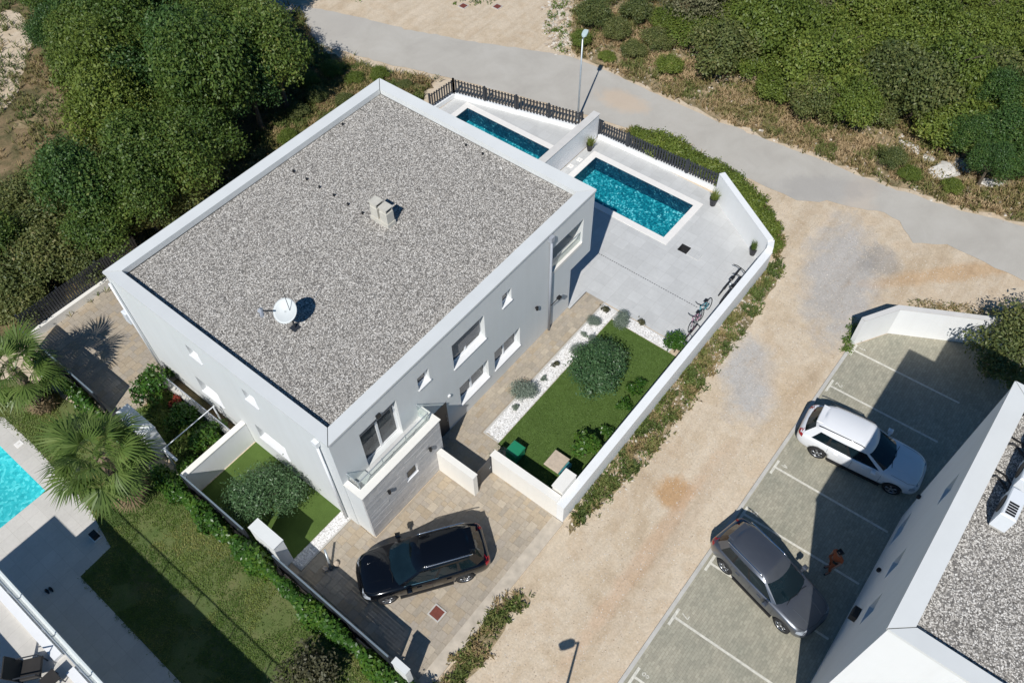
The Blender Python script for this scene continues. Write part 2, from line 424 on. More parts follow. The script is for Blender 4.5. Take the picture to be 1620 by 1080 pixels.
M['leaf_palm_dry'] = leafmat('dry_palm_leaf', [(0.0, (0.16, 0.11, 0.06)), (1.0, (0.36, 0.27, 0.16))], 0.8, 0.1)
M['tuft'] = leafmat('weed_tuft', [(0.0, (0.048, 0.078, 0.018)), (0.3, (0.102, 0.138, 0.030)), (0.55, (0.180, 0.174, 0.054)), (0.75, (0.336, 0.240, 0.120)), (1.0, (0.504, 0.372, 0.216))], 0.7, 0.2)
M['tuft_green'] = leafmat('green_tuft', [(0.0, (0.061, 0.115, 0.020)), (0.5, (0.128, 0.196, 0.038)), (0.85, (0.216, 0.243, 0.061)), (1.0, (0.405, 0.324, 0.149))], 0.6, 0.2)
M['turf_tuft'] = leafmat('turf_blade', [(0.0, (0.066, 0.118, 0.021)), (1.0, (0.125, 0.199, 0.046))], 0.6, 0.2)

# ---------------------------------------------------------------- helpers
OFF = {}
def tag(o, label=None, cat=None, group=None, kind=None):
    if label: o['label'] = label
    if cat: o['category'] = cat
    if group: o['group'] = group
    if kind: o['kind'] = kind
    return o

def thing(name, label, cat, loc=(0, 0, 0), rz=0, group=None, world=True):
    o = bpy.data.objects.new(name, None)
    o.empty_display_size = 0.3
    C.objects.link(o)
    o.location = loc
    o.rotation_euler = (0, 0, rz)
    if world:
        OFF[o.name] = Vector(loc)
    return tag(o, label, cat, group)

def link(name, mesh, mat=None, parent=None, smooth=False):
    if mat is not None and not mesh.materials:
        mesh.materials.append(M[mat] if isinstance(mat, str) else mat)
    if smooth:
        mesh.polygons.foreach_set('use_smooth', [True]*len(mesh.polygons))
    o = bpy.data.objects.new(name, mesh)
    C.objects.link(o)
    if parent:
        o.parent = parent
        if parent.name in OFF:
            OFF[o.name] = OFF[parent.name]
    return o

class MB:
    def __init__(s):
        s.v, s.f = [], []
    def add(s, vs, fs):
        n = len(s.v)
        s.v += [tuple(v) for v in vs]
        s.f += [tuple(i+n for i in f) for f in fs]
        return s
    def box(s, x0, y0, z0, x1, y1, z1, rot=0, bev=0):
        x0, x1 = sorted((x0, x1)); y0, y1 = sorted((y0, y1)); z0, z1 = sorted((z0, z1))
        if bev:
            b = min(bev, (x1-x0)/3, (y1-y0)/3, (z1-z0)/2)
            vs = [(x0, y0, z0), (x1, y0, z0), (x1, y1, z0), (x0, y1, z0),
                  (x0, y0, z1-b), (x1, y0, z1-b), (x1, y1, z1-b), (x0, y1, z1-b),
                  (x0+b, y0+b, z1), (x1-b, y0+b, z1), (x1-b, y1-b, z1), (x0+b, y1-b, z1)]
            fs = [(3, 2, 1, 0), (8, 9, 10, 11)]
            for k in (0, 4):
                for i in range(4):
                    j = (i+1) % 4
                    fs.append((k+i, k+j, k+4+j, k+4+i))
        else:
            vs = [(x0, y0, z0), (x1, y0, z0), (x1, y1, z0), (x0, y1, z0), (x0, y0, z1), (x1, y0, z1), (x1, y1, z1), (x0, y1, z1)]
            fs = [(3, 2, 1, 0), (4, 5, 6, 7), (0, 1, 5, 4), (1, 2, 6, 5), (2, 3, 7, 6), (3, 0, 4, 7)]
        if rot:
            cx, cy = (x0+x1)/2, (y0+y1)/2
            c, q = math.cos(rot), math.sin(rot)
            vs = [(cx+(x-cx)*c-(y-cy)*q, cy+(x-cx)*q+(y-cy)*c, z) for x, y, z in vs]
        return s.add(vs, fs)
    def bar(s, a, b, w, z0, z1):
        """upright slab from a to b (xy), thickness w centred"""
        a, b = Vector(a[:2]), Vector(b[:2])
        d = (b-a).normalized()
        n = Vector((-d.y, d.x))*w/2
        P = [a-n, b-n, b+n, a+n]
        return s.add([(p.x, p.y, z0) for p in P]+[(p.x, p.y, z1) for p in P],
                     [(3, 2, 1, 0), (4, 5, 6, 7), (0, 1, 5, 4), (1, 2, 6, 5), (2, 3, 7, 6), (3, 0, 4, 7)])
    def prism(s, poly, z0, z1):
        n = len(poly)
        return s.add([(p[0], p[1], z0) for p in poly]+[(p[0], p[1], z1) for p in poly],
                     [tuple(range(n-1, -1, -1)), tuple(range(n, 2*n))]+[(i, (i+1) % n, n+(i+1) % n, n+i) for i in range(n)])
    def tube(s, pts, r, seg=8, cap=True):
        pts = [Vector(p) for p in pts]
        rs = r if isinstance(r, (list, tuple)) else [r]*len(pts)
        n0 = len(s.v)
        for i, p in enumerate(pts):
            d = (pts[min(i+1, len(pts)-1)]-pts[max(i-1, 0)]).normalized()
            a = d.cross(Vector((0, 0, 1)))
            if a.length < 1e-3: a = Vector((1, 0, 0))
            a.normalize(); b = d.cross(a)
            for k in range(seg):
                t = 2*math.pi*k/seg
                q = p+(a*math.cos(t)+b*math.sin(t))*rs[i]
                s.v.append(tuple(q))
        for i in range(len(pts)-1):
            for k in range(seg):
                k2 = (k+1) % seg
                s.f.append((n0+i*seg+k, n0+i*seg+k2, n0+(i+1)*seg+k2, n0+(i+1)*seg+k))
        if cap:
            s.f.append(tuple(n0+k for k in range(seg-1, -1, -1)))
            s.f.append(tuple(n0+(len(pts)-1)*seg+k for k in range(seg)))
        return s
    def lathe(s, prof, c=(0, 0, 0), seg=20, axis='z', caps=True):
        n0 = len(s.v)
        for r, h in prof:
            for k in range(seg):
                t = 2*math.pi*k/seg
                x, y = r*math.cos(t), r*math.sin(t)
                p = (x, y, h) if axis == 'z' else (x, h, y)
                s.v.append((c[0]+p[0], c[1]+p[1], c[2]+p[2]))
        for i in range(len(prof)-1):
            for k in range(seg):
                k2 = (k+1) % seg
                s.f.append((n0+i*seg+k, n0+i*seg+k2, n0+(i+1)*seg+k2, n0+(i+1)*seg+k))
        if caps:
            s.f.append(tuple(n0+k for k in range(seg-1, -1, -1)))
            s.f.append(tuple(n0+(len(prof)-1)*seg+k for k in range(seg)))
        return s
    def mesh(s, name, off=None):
        m = bpy.data.meshes.new(name)
        vs = s.v if off is None else [(x-off[0], y-off[1], z-off[2]) for x, y, z in s.v]
        m.from_pydata(vs, [], s.f)
        bm = bmesh.new(); bm.from_mesh(m)
        bmesh.ops.recalc_face_normals(bm, faces=bm.faces)
        bm.to_mesh(m); bm.free()
        m.update()
        return m
    def build(s, name, mat, parent=None, smooth=False, label=None, kind=None):
        off = OFF.get(parent.name) if parent else None
        o = link(name, s.mesh(name, off), mat, parent, smooth)
        return tag(o, label, kind=kind)

def arr_mesh(name, V, F, rnd=None):
    """fast mesh from numpy arrays, F (n,k); rnd one value per face"""
    V = np.asarray(V, np.float32); F = np.asarray(F, np.int32)
    n, k = F.shape
    m = bpy.data.meshes.new(name)
    m.vertices.add(len(V)); m.vertices.foreach_set('co', V.ravel())
    m.loops.add(n*k); m.loops.foreach_set('vertex_index', F.ravel())
    m.polygons.add(n)
    m.polygons.foreach_set('loop_start', np.arange(0, n*k, k, dtype=np.int32))
    m.polygons.foreach_set('loop_total', np.full(n, k, np.int32))
    m.update(calc_edges=True)
    if rnd is not None:
        a = m.attributes.new('rnd', 'FLOAT', 'FACE')
        a.data.foreach_set('value', np.asarray(rnd, np.float32))
    return m

def unit(a):
    return a/np.maximum(np.linalg.norm(a, axis=1, keepdims=True), 1e-9)

def leaf_arrays(P, N, rng, size, ratio=0.55, droop=0.0):
    n = len(P)
    t = unit(np.cross(N, rng.normal(size=(n, 3))))
    b = np.cross(N, t)
    L = size*(0.6+0.8*rng.random((n, 1)))
    a = t*L/2; w = b*L*ratio/2
    V = np.stack([P-a, P+w*1.0-a*0.1, P+a, P-w-a*0.1], 1)
    V[:, 2, 2] -= droop*L[:, 0]
    F = np.arange(4*n).reshape(n, 4)
    return V.reshape(-1, 3), F

def crown_arrays(n, rx, ry, rz, size, seed, nl=12, lobe=0.45, cz=0.0, ratio=0.55, up=0.35):
    rng = np.random.default_rng(seed)
    d = unit(rng.normal(size=(nl, 3))); d[:, 2] = np.abs(d[:, 2])*0.9-0.25
    c = d*(0.62+0.2*rng.random((nl, 1)))
    c[0] = (0, 0, 0.25)
    lr = lobe*(0.7+0.6*rng.random(nl)); lr[0] = 0.62
    w = lr**2/np.sum(lr**2)
    k = rng.choice(nl, n, p=w)
    q = unit(rng.normal(size=(n, 3)))
    rad = 1-0.55*rng.random((n, 1))**1.6 + 0.12*rng.normal(size=(n, 1))
    P = c[k]+q*lr[k][:, None]*rad
    st = rng.random((n, 1)) < 0.10
    P = np.where(st, P*(1+0.28*rng.random((n, 1))), P)
    S = np.array([rx, ry, rz])
    P = P*S; P[:, 2] += cz
    N = unit(q*0.7+rng.normal(size=(n, 3))*0.6+np.array([0, 0, up]))
    V, F = leaf_arrays(P, N, rng, size, ratio)
    hue = rng.normal(0, 0.10, nl)
    r = np.clip(0.42+hue[k]+rng.normal(0, 0.17, n), 0, 1)
    return V, F, r

def trunk_mb(h, r, rng, nb=5, spread=0.8, lean=0.05):
    m = MB()
    top = Vector((rng.uniform(-lean, lean)*h, rng.uniform(-lean, lean)*h, h))
    pts = [Vector((0, 0, -0.05)), top*0.5+Vector((rng.uniform(-.04, .04), rng.uniform(-.04, .04), 0)), top]
    m.tube(pts, [r*1.25, r*0.9, r*0.5], 7)
    for i in range(nb):
        t = rng.uniform(0.35, 0.9)
        a = top*t
        an = i*2*math.pi/nb+rng.uniform(-.4, .4)
        e = a+Vector((math.cos(an)*spread, math.sin(an)*spread, rng.uniform(0.4, 0.9)*spread))
        mid = (a+e)/2+Vector((0, 0, 0.08*spread))
        m.tube([a, mid, e], [r*0.5, r*0.35, r*0.15], 5)
    return m

def plant_proto(name_c, mat, n, rx, ry, rz, cz, size, seed, h, r, nb=5, **kw):
    """returns (crown mesh, trunk mesh)"""
    V, F, rr = crown_arrays(n, rx, ry, rz, size, seed, cz=cz, **kw)
    cm = arr_mesh(name_c, V, F, rr); cm.materials.append(M[mat])
    rng = random.Random(seed)
    tm = trunk_mb(h, r, rng, nb, rx*0.6).mesh('trunk'); tm.materials.append(M['bark'])
    return cm, tm

def place_plant(name, proto, loc, s, rz, label, cat, group=None, sz=None, part='crown', stem='trunk'):
    t = thing(name, label, cat, loc, rz, group, world=False)
    t.scale = (s, s, sz or s)
    c = link(part, proto[0], None, t)
    k = link(stem, proto[1], None, t)
    return t

def inside(poly, P):
    x, y = P[:, 0], P[:, 1]
    r = np.zeros(len(P), bool)
    n = len(poly)
    for i in range(n):
        x0, y0 = poly[i][:2]; x1, y1 = poly[(i+1) % n][:2]
        c = ((y0 > y) != (y1 > y)) & (x < (x1-x0)*(y-y0)/((y1-y0) or 1e-9)+x0)
        r ^= c
    return r

def sample(poly, n, rng, edge=0.0):
    a = np.array([p[:2] for p in poly], float)
    lo, hi = a.min(0)-edge, a.max(0)+edge
    area_box = np.prod(hi-lo)
    out = []
    tot = 0
    while tot < n:
        P = lo+rng.random((max(n, 500), 2))*(hi-lo)
        P = P[inside(poly, P)]
        if edge:
            P = P+rng.normal(0, edge, P.shape)
        out.append(P); tot += len(P)
    return np.concatenate(out)[:n]

def clumped(P, rng, scale=1.2, keep=0.55, seed_n=60):
    """thin points into irregular clumps"""
    lo, hi = P.min(0), P.max(0)
    c = lo+rng.random((max(6, int(np.prod(hi-lo)/scale**2*1.2)), 2))*(hi-lo)
    sel = rng.random(len(c)) < keep
    out = np.zeros(len(P), int)
    for i in range(0, len(P), 4000):
        d = ((P[i:i+4000, None, :]-c[None])**2).sum(2)
        out[i:i+4000] = d.argmin(1)
    hue = rng.random(len(c))
    m = sel[out] | (rng.random(len(P)) < 0.12)
    return P[m], hue[out][m]

def tufts(name, poly, n, h, mat, seed, label, cat, blades=5, edge=0.1, bias=0.0, clump=None, z=0.0, spread=0.10, wid=0.02, kind='stuff'):
    rng = np.random.default_rng(seed)
    P = sample(poly, n, rng, edge)
    hue = None
    if clump:
        P, hue = clumped(P, rng, *clump)
    n = len(P)
    base = np.repeat(P, blades, 0)+rng.normal(0, spread*0.35, (n*blades, 2))
    k = n*blades
    an = rng.random(k)*2*np.pi
    hh = h*(0.45+0.8*rng.random(k))
    out = hh*(0.3+0.9*rng.random(k))
    b0 = np.column_stack([base, np.full(k, z)])
    d = np.column_stack([np.cos(an), np.sin(an), np.zeros(k)])
    s = np.column_stack([-np.sin(an), np.cos(an), np.zeros(k)])*(wid*(0.6+0.8*rng.random((k, 1))))
    tip = b0+d*out[:, None]; tip[:, 2] = z+hh
    mid = b0+d*out[:, None]*0.45; mid[:, 2] = z+hh*0.75
    V = np.stack([b0-s*0.4, b0+s*0.4, mid+s, tip+s*0.3, tip-s*0.3, mid-s], 1).reshape(-1, 3)
    i = np.arange(k)*6
    F = np.concatenate([np.stack([i, i+1, i+2, i+5], 1), np.stack([i+5, i+2, i+3, i+4], 1)])
    r = np.repeat(rng.random(n) if hue is None else np.clip(hue+rng.normal(0, 0.14, n), 0, 1), blades)
    r = np.clip(r*0.8+0.2*rng.random(k)+bias, 0, 1)
    m = arr_mesh(name, V, F, np.concatenate([r, r])); m.materials.append(M[mat])
    o = link(name, m)
    if kind: tag(o, label, cat, kind=kind)
    return o

def leaf_clumps(name, poly, n, h, size, mat, seed, label, cat, per=22, rad=0.22, clump=None, bias=0.0):
    """low leafy ground cover"""
    rng = np.random.default_rng(seed)
    P = sample(poly, n, rng, 0.1)
    hue = rng.random(n)
    if clump:
        P, hue = clumped(P, rng, *clump)
    n = len(P)
    sc = 0.5+0.9*rng.random(n)
    q = unit(rng.normal(size=(n*per, 3))); q[:, 2] = np.abs(q[:, 2])
    ss = np.repeat(sc, per)[:, None]
    X = np.column_stack([np.repeat(P, per, 0), np.zeros(n*per)])
    X += q*ss*np.array([rad, rad, h])*(0.5+0.6*rng.random((n*per, 1)))
    N = unit(q*0.6+rng.normal(size=q.shape)*0.5+np.array([0, 0, 0.5]))
    V, F = leaf_arrays(X, N, rng, size)
    r = np.clip(np.repeat(hue, per)*0.6+0.2+rng.normal(0, 0.15, n*per)+bias, 0, 1)
    m = arr_mesh(name, V, F, r); m.materials.append(M[mat])
    return tag(link(name, m), label, cat, kind='stuff')

OCT = np.array([(1, 0, 0), (-1, 0, 0), (0, 1, 0), (0, -1, 0), (0, 0, 1), (0, 0, -1)], float)
OF = np.array([(0, 2, 4), (2, 1, 4), (1, 3, 4), (3, 0, 4), (2, 0, 5), (1, 2, 5), (3, 1, 5), (0, 3, 5)])
def stones_mesh(name, P, z, size, mat, seed, flat=0.65, var=0.5, skip_bottom=True):
    rng = np.random.default_rng(seed)
    n = len(P)
    f = OF[:4] if skip_bottom else OF
    a = rng.random(n)*2*np.pi
    sc = size*(1-var/2+var*rng.random((n, 1, 3)))*np.array([1, 1, flat])
    V = OCT[None]*sc+rng.normal(0, size*0.16, (n, 6, 3))
    ca, sa = np.cos(a)[:, None], np.sin(a)[:, None]
    x, y = V[:, :, 0]*ca-V[:, :, 1]*sa, V[:, :, 0]*sa+V[:, :, 1]*ca
    V = np.stack([x+P[:, None, 0], y+P[:, None, 1], V[:, :, 2]+z+size*0.1*rng.random((n, 1))], 2)
    F = (f[None]+(np.arange(n)*6)[:, None, None]).reshape(-1, 3)
    r = np.repeat(rng.random(n), len(f))
    m = arr_mesh(name, V.reshape(-1, 3), F, r); m.materials.append(M[mat])
    return m

def jitter_poly(poly, amp, step, seed, closed=True):
    """ragged outline: resample and displace"""
    rng = random.Random(seed)
    out = []
    n = len(poly)
    for i in range(n):
        a, b = Vector(poly[i][:2]), Vector(poly[(i+1) % n][:2])
        k = max(1, int((b-a).length/step))
        for j in range(k):
            p = a.lerp(b, j/k)
            out.append((p.x+rng.gauss(0, amp), p.y+rng.gauss(0, amp)))
    return out

from mathutils.geometry import tessellate_polygon
def sheet(name, poly, z, mat, parent=None, kind='structure', label=None, holes=()):
    loops = [[Vector((p[0], p[1], 0)) for p in poly]]+[[Vector((p[0], p[1], 0)) for p in h] for h in holes]
    flat = [v for l in loops for v in l]
    tris = tessellate_polygon(loops)
    vs = [(v.x, v.y, z) for v in flat]
    fs = []
    for a, b, c in tris:
        A, B, D = flat[a], flat[b], flat[c]
        cr = (B.x-A.x)*(D.y-A.y)-(B.y-A.y)*(D.x-A.x)
        if abs(cr) < 1e-9: continue
        fs.append((a, b, c) if cr > 0 else (a, c, b))
    off = OFF.get(parent.name) if parent else None
    if off is not None: vs = [(x-off[0], y-off[1], q-off[2]) for x, y, q in vs]
    m = bpy.data.meshes.new(name); m.from_pydata(vs, [], fs); m.update()
    o = link(name, m, mat, parent)
    if kind: o['kind'] = kind
    if label: o['label'] = label
    return o

def rect(x0, y0, x1, y1):
    return [(x0, y0), (x1, y0), (x1, y1), (x0, y1)]

# ================================================================ SETTING
POOL1 = rect(19.9, -1.12, 22.7, 4.85)
POOL2 = rect(18.85, 7.05, 21.72, 12.95)
POOL3 = rect(-11.0, 10.75, -6.6, 15.5)
HATCH = rect(19.62, -2.55, 20.12, -2.05)
big = rect(-160, -160, 220, 220)
sheet('ground', big, -0.02, 'gravel_track', holes=[POOL1, POOL2, POOL3, HATCH])

road_up = [(21.46, 37.28), (22.13, 32.89), (22.97, 28.93), (24.36, 24.59), (25.54, 20.27), (26.98, 16.39), (28.58, 12.78), (29.19, 11.12), (29.31, 8.70), (29.19, 5.14), (29.19, 1.45), (29.55, -2.59), (29.76, -5.74), (30.00, -8.72), (30.47, -11.80), (31.27, -14.62), (32.84, -22.14)]
road_lo = [(28.13, -23.14), (27.69, -15.79), (27.76, -14.02), (27.83, -12.17), (26.94, -10.81), (27.87, -9.79), (28.11, -8.87), (27.56, -7.79), (27.10, -6.30), (26.17, -5.10), (26.14, -2.92), (25.94, -0.44), (25.90, 2.25), (25.77, 4.59), (25.18, 7.78), (24.14, 12.14), (22.97, 16.43), (21.85, 19.96), (20.95, 23.90), (20.07, 27.49), (19.04, 32.32), (18.21, 37.09)]
sheet('road', jitter_poly(road_up+road_lo, 0.04, 0.4, 3), 0.004, 'asphalt')
scrub_left = [(22.86, 28.22), (20.58, 24.06), (20.84, 21.08), (21.40, 18.50), (22.54, 16.30), (22.21, 15.75), (20.57, 15.50), (18.78, 15.06), (16.68, 16.92), (2.62, 18.27), (0.69, 17.54), (-2.30, 18.06), (-5.81, 18.37), (-9.28, 25.04), (-1.93, 41.27), (10.49, 48.58), (14.33, 48.80), (21.20, 36.96)]
dirt_hole = []
sheet('scrub_ground', jitter_poly(scrub_left, 0.18, 0.7, 5), -0.012, 'scrub')
dirt = [(-0.54, 36.79), (5.91, 49.71), (10.60, 44.10), (11.64, 42.12), (10.98, 39.49), (9.56, 37.51), (8.20, 36.16), (6.99, 34.74), (5.78, 33.94), (3.97, 33.54)]
sheet('dirt_clearing', jitter_poly(dirt, 0.15, 0.6, 8), -0.006, 'gravel_track')
scrub_right = [(37.97, 17.32), (29.45, 11.31), (29.62, 8.91), (29.48, 5.32), (29.47, 1.61), (29.82, -2.44), (30.03, -5.61), (30.27, -8.61), (30.69, -11.72), (31.61, -14.51), (33.26, -22.05), (62.80, -15.74)]
sheet('scrub_ground', jitter_poly(scrub_right, 0.15, 0.6, 7), -0.012, 'verge')
verge1 = [(5.02, -6.33), (7.90, -6.07), (10.25, -5.97), (13.73, -5.96), (17.00, -5.94), (20.20, -6.11), (22.14, -6.01), (21.60, -6.63), (19.61, -6.91), (15.63, -7.04), (12.37, -7.09), (9.38, -7.14), (7.25, -6.91), (6.06, -6.69), (4.84, -6.52)]
sheet('verge', jitter_poly(verge1, 0.10, 0.4, 9), -0.012, 'verge')
verge2 = [(-2.16, -6.15), (-0.62, -6.12), (0.95, -6.13), (1.87, -6.56), (1.80, -6.84), (0.85, -6.73), (0.08, -6.83), (-1.15, -6.99), (-1.97, -7.11), (-2.93, -6.54)]
sheet('verge', jitter_poly(verge2, 0.10, 0.4, 10), -0.012, 'verge')
verge3 = [(25.45, 5.00), (26.15, 3.21), (26.07, 0.79), (25.77, -1.66), (25.30, -3.37), (24.31, -4.67), (23.11, -5.91), (21.59, -6.30), (23.21, -5.01), (25.36, -1.52), (25.44, 1.18), (25.32, 4.30)]
sheet('verge', jitter_poly(verge3, 0.08, 0.4, 11), -0.012, 'verge')
lot = [(-1.65, -11.10), (1.43, -11.10), (3.84, -11.08), (9.54, -11.05), (14.26, -11.11), (18.98, -11.08), (19.47, -11.20), (21.0, -12.1), (24.4, -18.0), (24.4, -40), (-6, -40)]
sheet('parking_lot', lot, 0.0, 'parking')
mb = MB(); mb.bar((-2.05, -11.02), (19.09, -11.11), 0.14, -0.05, 0.03)
mb.build('parking_kerb', 'concrete', kind='structure')
mb = MB(); mb.bar((9.0, -17.6), (21.9, -17.6), 0.12, -0.05, 0.06)
mb.build('parking_kerb', 'concrete', kind='structure')

# painted bays: lines with T ends and bay numbers
DIG = {'1': [(0, 1), (0.4, 1.5), (0.4, -0.2)], '2': [(0, 1.2), (0.2, 1.5), (0.6, 1.5), (0.8, 1.1), (0, 0), (0.8, 0)], '3': [(0, 1.5), (0.8, 1.5), (0.3, 0.85), (0.8, 0.5), (0.6, 0), (0, 0)],
       '4': [(0.6, 0), (0.6, 1.5), (0, 0.5), (0.85, 0.5)], '5': [(0.8, 1.5), (0, 1.5), (0, 0.8), (0.6, 0.85), (0.8, 0.4), (0.5, 0), (0, 0)], '6': [(0.7, 1.5), (0.1, 0.9), (0, 0.2), (0.4, 0), (0.8, 0.3), (0.6, 0.75), (0.1, 0.7)],
       '7': [(0, 1.5), (0.8, 1.5), (0.3, 0)], '8': [(0.4, 0.78), (0.05, 1.15), (0.4, 1.5), (0.75, 1.15), (0.4, 0.78), (0, 0.35), (0.4, 0), (0.8, 0.35), (0.4, 0.78)]}
def flat_bar(mb, a, b, w, z):
    a, b = Vector(a), Vector(b)
    d = (b-a).normalized(); n = Vector((-d.y, d.x))*w/2
    mb.add([(p.x, p.y, z) for p in (a-n, b-n, b+n, a+n)], [(0, 1, 2, 3)])
for i, bx in enumerate([19.2, 16.85, 14.45, 11.95, 9.42, 6.93, 4.42, 1.85]):
    m = MB()
    y0 = -11.27
    flat_bar(m, (bx, y0-0.05), (bx+0.13, -15.9), 0.09, 0.004)
    flat_bar(m, (bx-0.36, y0), (bx+0.36, y0), 0.10, 0.006)
    pts = DIG[str(i+1)]
    sc = 0.17
    q = [(bx+0.34-px*sc, y0-0.18-py*sc) for px, py in pts]
    for a, b in zip(q, q[1:]):
        flat_bar(m, a, b, 0.035, 0.005)
    m.build('parking_bay_marking', 'white_line', kind='structure')

# lawns and paved beds
lawn_n = [(-8.20, 21.44), (-4.11, 16.19), (-3.51, 13.31), (-3.47, 8.16), (-3.32, 5.96), (-3.43, 0.39), (-3.21, -5.37), (-3.76, -9.16), (-17.26, 3.29)]
sheet('lawn', lawn_n, -0.008, 'lawn', holes=[POOL3])
deckp = [(-8.84, 20.16), (-5.75, 15.17), (-5.72, 13.06), (-5.93, 8.99), (-6.41, 6.75), (-7.79, 6.67), (-7.85, 0.69), (-7.95, -3.70), (-14, -4), (-14, 16)]
sheet('pool_deck', deckp, 0.0, 'deck', holes=[POOL3])
sheet('artificial_lawn', rect(5.25, -5.72, 14.15, -1.97), 0.0, 'turf')
sheet('artificial_lawn', rect(-2.95, 0.95, 0.0, 5.9), 0.0, 'turf')
sheet('terrace', [(14.78, -5.75), (21.95, -5.75), (24.05, -1.7), (24.25, 5.72), (13.5, 5.72), (13.5, -0.15), (14.78, -0.15)], 0.0, 'terrace', holes=[POOL1, HATCH])
sheet('terrace', [(13.5, 6.12), (24.0, 6.12), (23.95, 7.0), (22.0, 14.1), (13.5, 14.4)], 0.0, 'terrace', holes=[POOL2])
sheet('pebble_bed', rect(6.1, -1.96, 14.72, -1.2), 0.004, 'pebblebed')
sheet('pebble_bed', rect(14.16, -5.0, 14.74, -1.97), 0.006, 'pebblebed')
sheet('pebble_bed', rect(8.2, -5.72, 14.1, -5.36), 0.004, 'pebblebed')
sheet('pebble_bed', rect(-2.6, 0.44, 0.0, 0.94), 0.004, 'pebblebed')
mb = MB(); mb.box(-2.6, 0.38, -0.05, 0.0, 0.44, 0.05); mb.build('bed_edging', 'concrete', kind='structure')
mb = MB(); mb.box(6.1, -1.2, -0.05, 14.8, -1.15, 0.025); mb.box(6.05, -1.96, -0.05, 6.1, -1.15, 0.025); mb.build('bed_edging', 'concrete', kind='structure')
sheet('planted_bed', rect(-2.7, 6.3, 0.0, 11.0), 0.0, 'scrub')

rng = np.random.default_rng(4)
for i, (nm, poly, n) in enumerate((('white_pebbles', rect(6.15, -1.92, 14.68, -1.24), 4200), ('white_pebbles', rect(14.2, -4.95, 14.7, -2.0), 1100),
                      ('white_pebbles', rect(8.3, -5.68, 14.0, -5.4), 1100), ('white_pebbles', rect(-2.55, 0.47, -0.04, 0.92), 1200))):
    o = link(nm, stones_mesh(nm, sample(poly, n, rng), 0.01, 0.034, 'pebble', 20+i))
    tag(o, ('white pebbles in the long bed between paved path and green lawn', 'white pebbles in the short bed between lawn and pale terrace', 'white pebbles in the strip along the inside of the garden wall', 'white pebbles between small shaded lawn and paved driveway')[i], 'pebbles', kind='stuff')

# pools: shell set in the ground, water, coping
def pool(P, zb, zw, cop, mat, wmat, wallmat, name='pool_floor'):
    (x0, y0), (x1, y1) = P[0], P[2]
    m = MB()
    m.add([(x0, y0, zb), (x1, y0, zb), (x1, y1, zb), (x0, y1, zb), (x0, y0, 0), (x1, y0, 0), (x1, y1, 0), (x0, y1, 0)],
          [(0, 1, 2, 3)])
    q = MB(); q.v = list(m.v); q.f = [(0, 4, 5, 1), (1, 5, 6, 2), (2, 6, 7, 3), (3, 7, 4, 0)]
    q.build('pool_wall', wallmat, kind='structure')
    # entry steps at the far end and along one side
    m.box(x0, y0, zb, x0+0.5, y0+0.9, zb+0.35)
    m.build(name, mat, kind='structure')
    w = MB(); e = 0.002
    w.add([(x0+e, y0+e, zw), (x1-e, y0+e, zw), (x1-e, y1-e, zw), (x0+e, y1-e, zw)], [(0, 1, 2, 3)])
    w.build('water', wmat, kind='structure')
    if cop:
        c = MB(); t = 0.35
        c.box(x0-t, y0-t, -0.02, x1+t, y0, 0.03); c.box(x0-t, y1, -0.02, x1+t, y1+t, 0.03)
        c.box(x0-t, y0, -0.02, x0, y1, 0.03); c.box(x1, y0, -0.02, x1+t, y1, 0.03)
        c.build('pool_coping', 'coping', kind='structure')
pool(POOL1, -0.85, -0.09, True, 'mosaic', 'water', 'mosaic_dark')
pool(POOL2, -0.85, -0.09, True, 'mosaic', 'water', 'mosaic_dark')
pool(POOL3, -1.0, -0.06, False, 'turquoise', 'water', 'turquoise')
# drain channel across the terrace
d = MB()
for k in range(44):
    y = 0.75-k*0.125
    d.box(17.1, y-0.038, -0.01, 17.13, y+0.038, 0.004)
d.build('drain_channel', 'dark_interior', kind='structure')
m = MB(); m.add([(19.62, -2.55, -0.6), (20.12, -2.55, -0.6), (20.12, -2.05, -0.6), (19.62, -2.05, -0.6), (19.62, -2.55, 0), (20.12, -2.55, 0), (20.12, -2.05, 0), (19.62, -2.05, 0)],
                [(0, 1, 2, 3), (0, 4, 5, 1), (1, 5, 6, 2), (2, 6, 7, 3), (3, 7, 4, 0)])
m.box(19.65, -2.2, -0.58, 19.85, -2.1, -0.2); m.tube([(19.7, -2.5, -0.35), (20.05, -2.2, -0.3)], 0.04)
m.build('pump_pit', 'dark_interior', kind='structure')
t = thing('hatch_lid', 'flat tiled hatch lid lying on the terrace beside its open pit', 'hatch lid', (19.9, -2.95, 0))
m = MB(); m.box(19.62, -3.2, 0.004, 20.12, -2.6, 0.04); m.build('lid', 'terrace', t)
m = MB(); m.tube([(19.86, -3.08, 0.045), (19.94, -3.08, 0.075), (20.0, -3.08, 0.045)], 0.008); m.build('handle', 'steel', t)

# ---------------------------------------------------------------- individually laid pavers
PROTO = {}
def paver_mesh(w, d):
    k = (round(w, 3), round(d, 3))
    if k not in PROTO:
        g = 0.0035
        m = MB().box(-w/2+g, -d/2+g, -0.03, w/2-g, d/2-g, 0.010, bev=0.002).mesh('paving_stone')
        m.materials.append(M['paver'])
        PROTO[k] = m
    return PROTO[k]

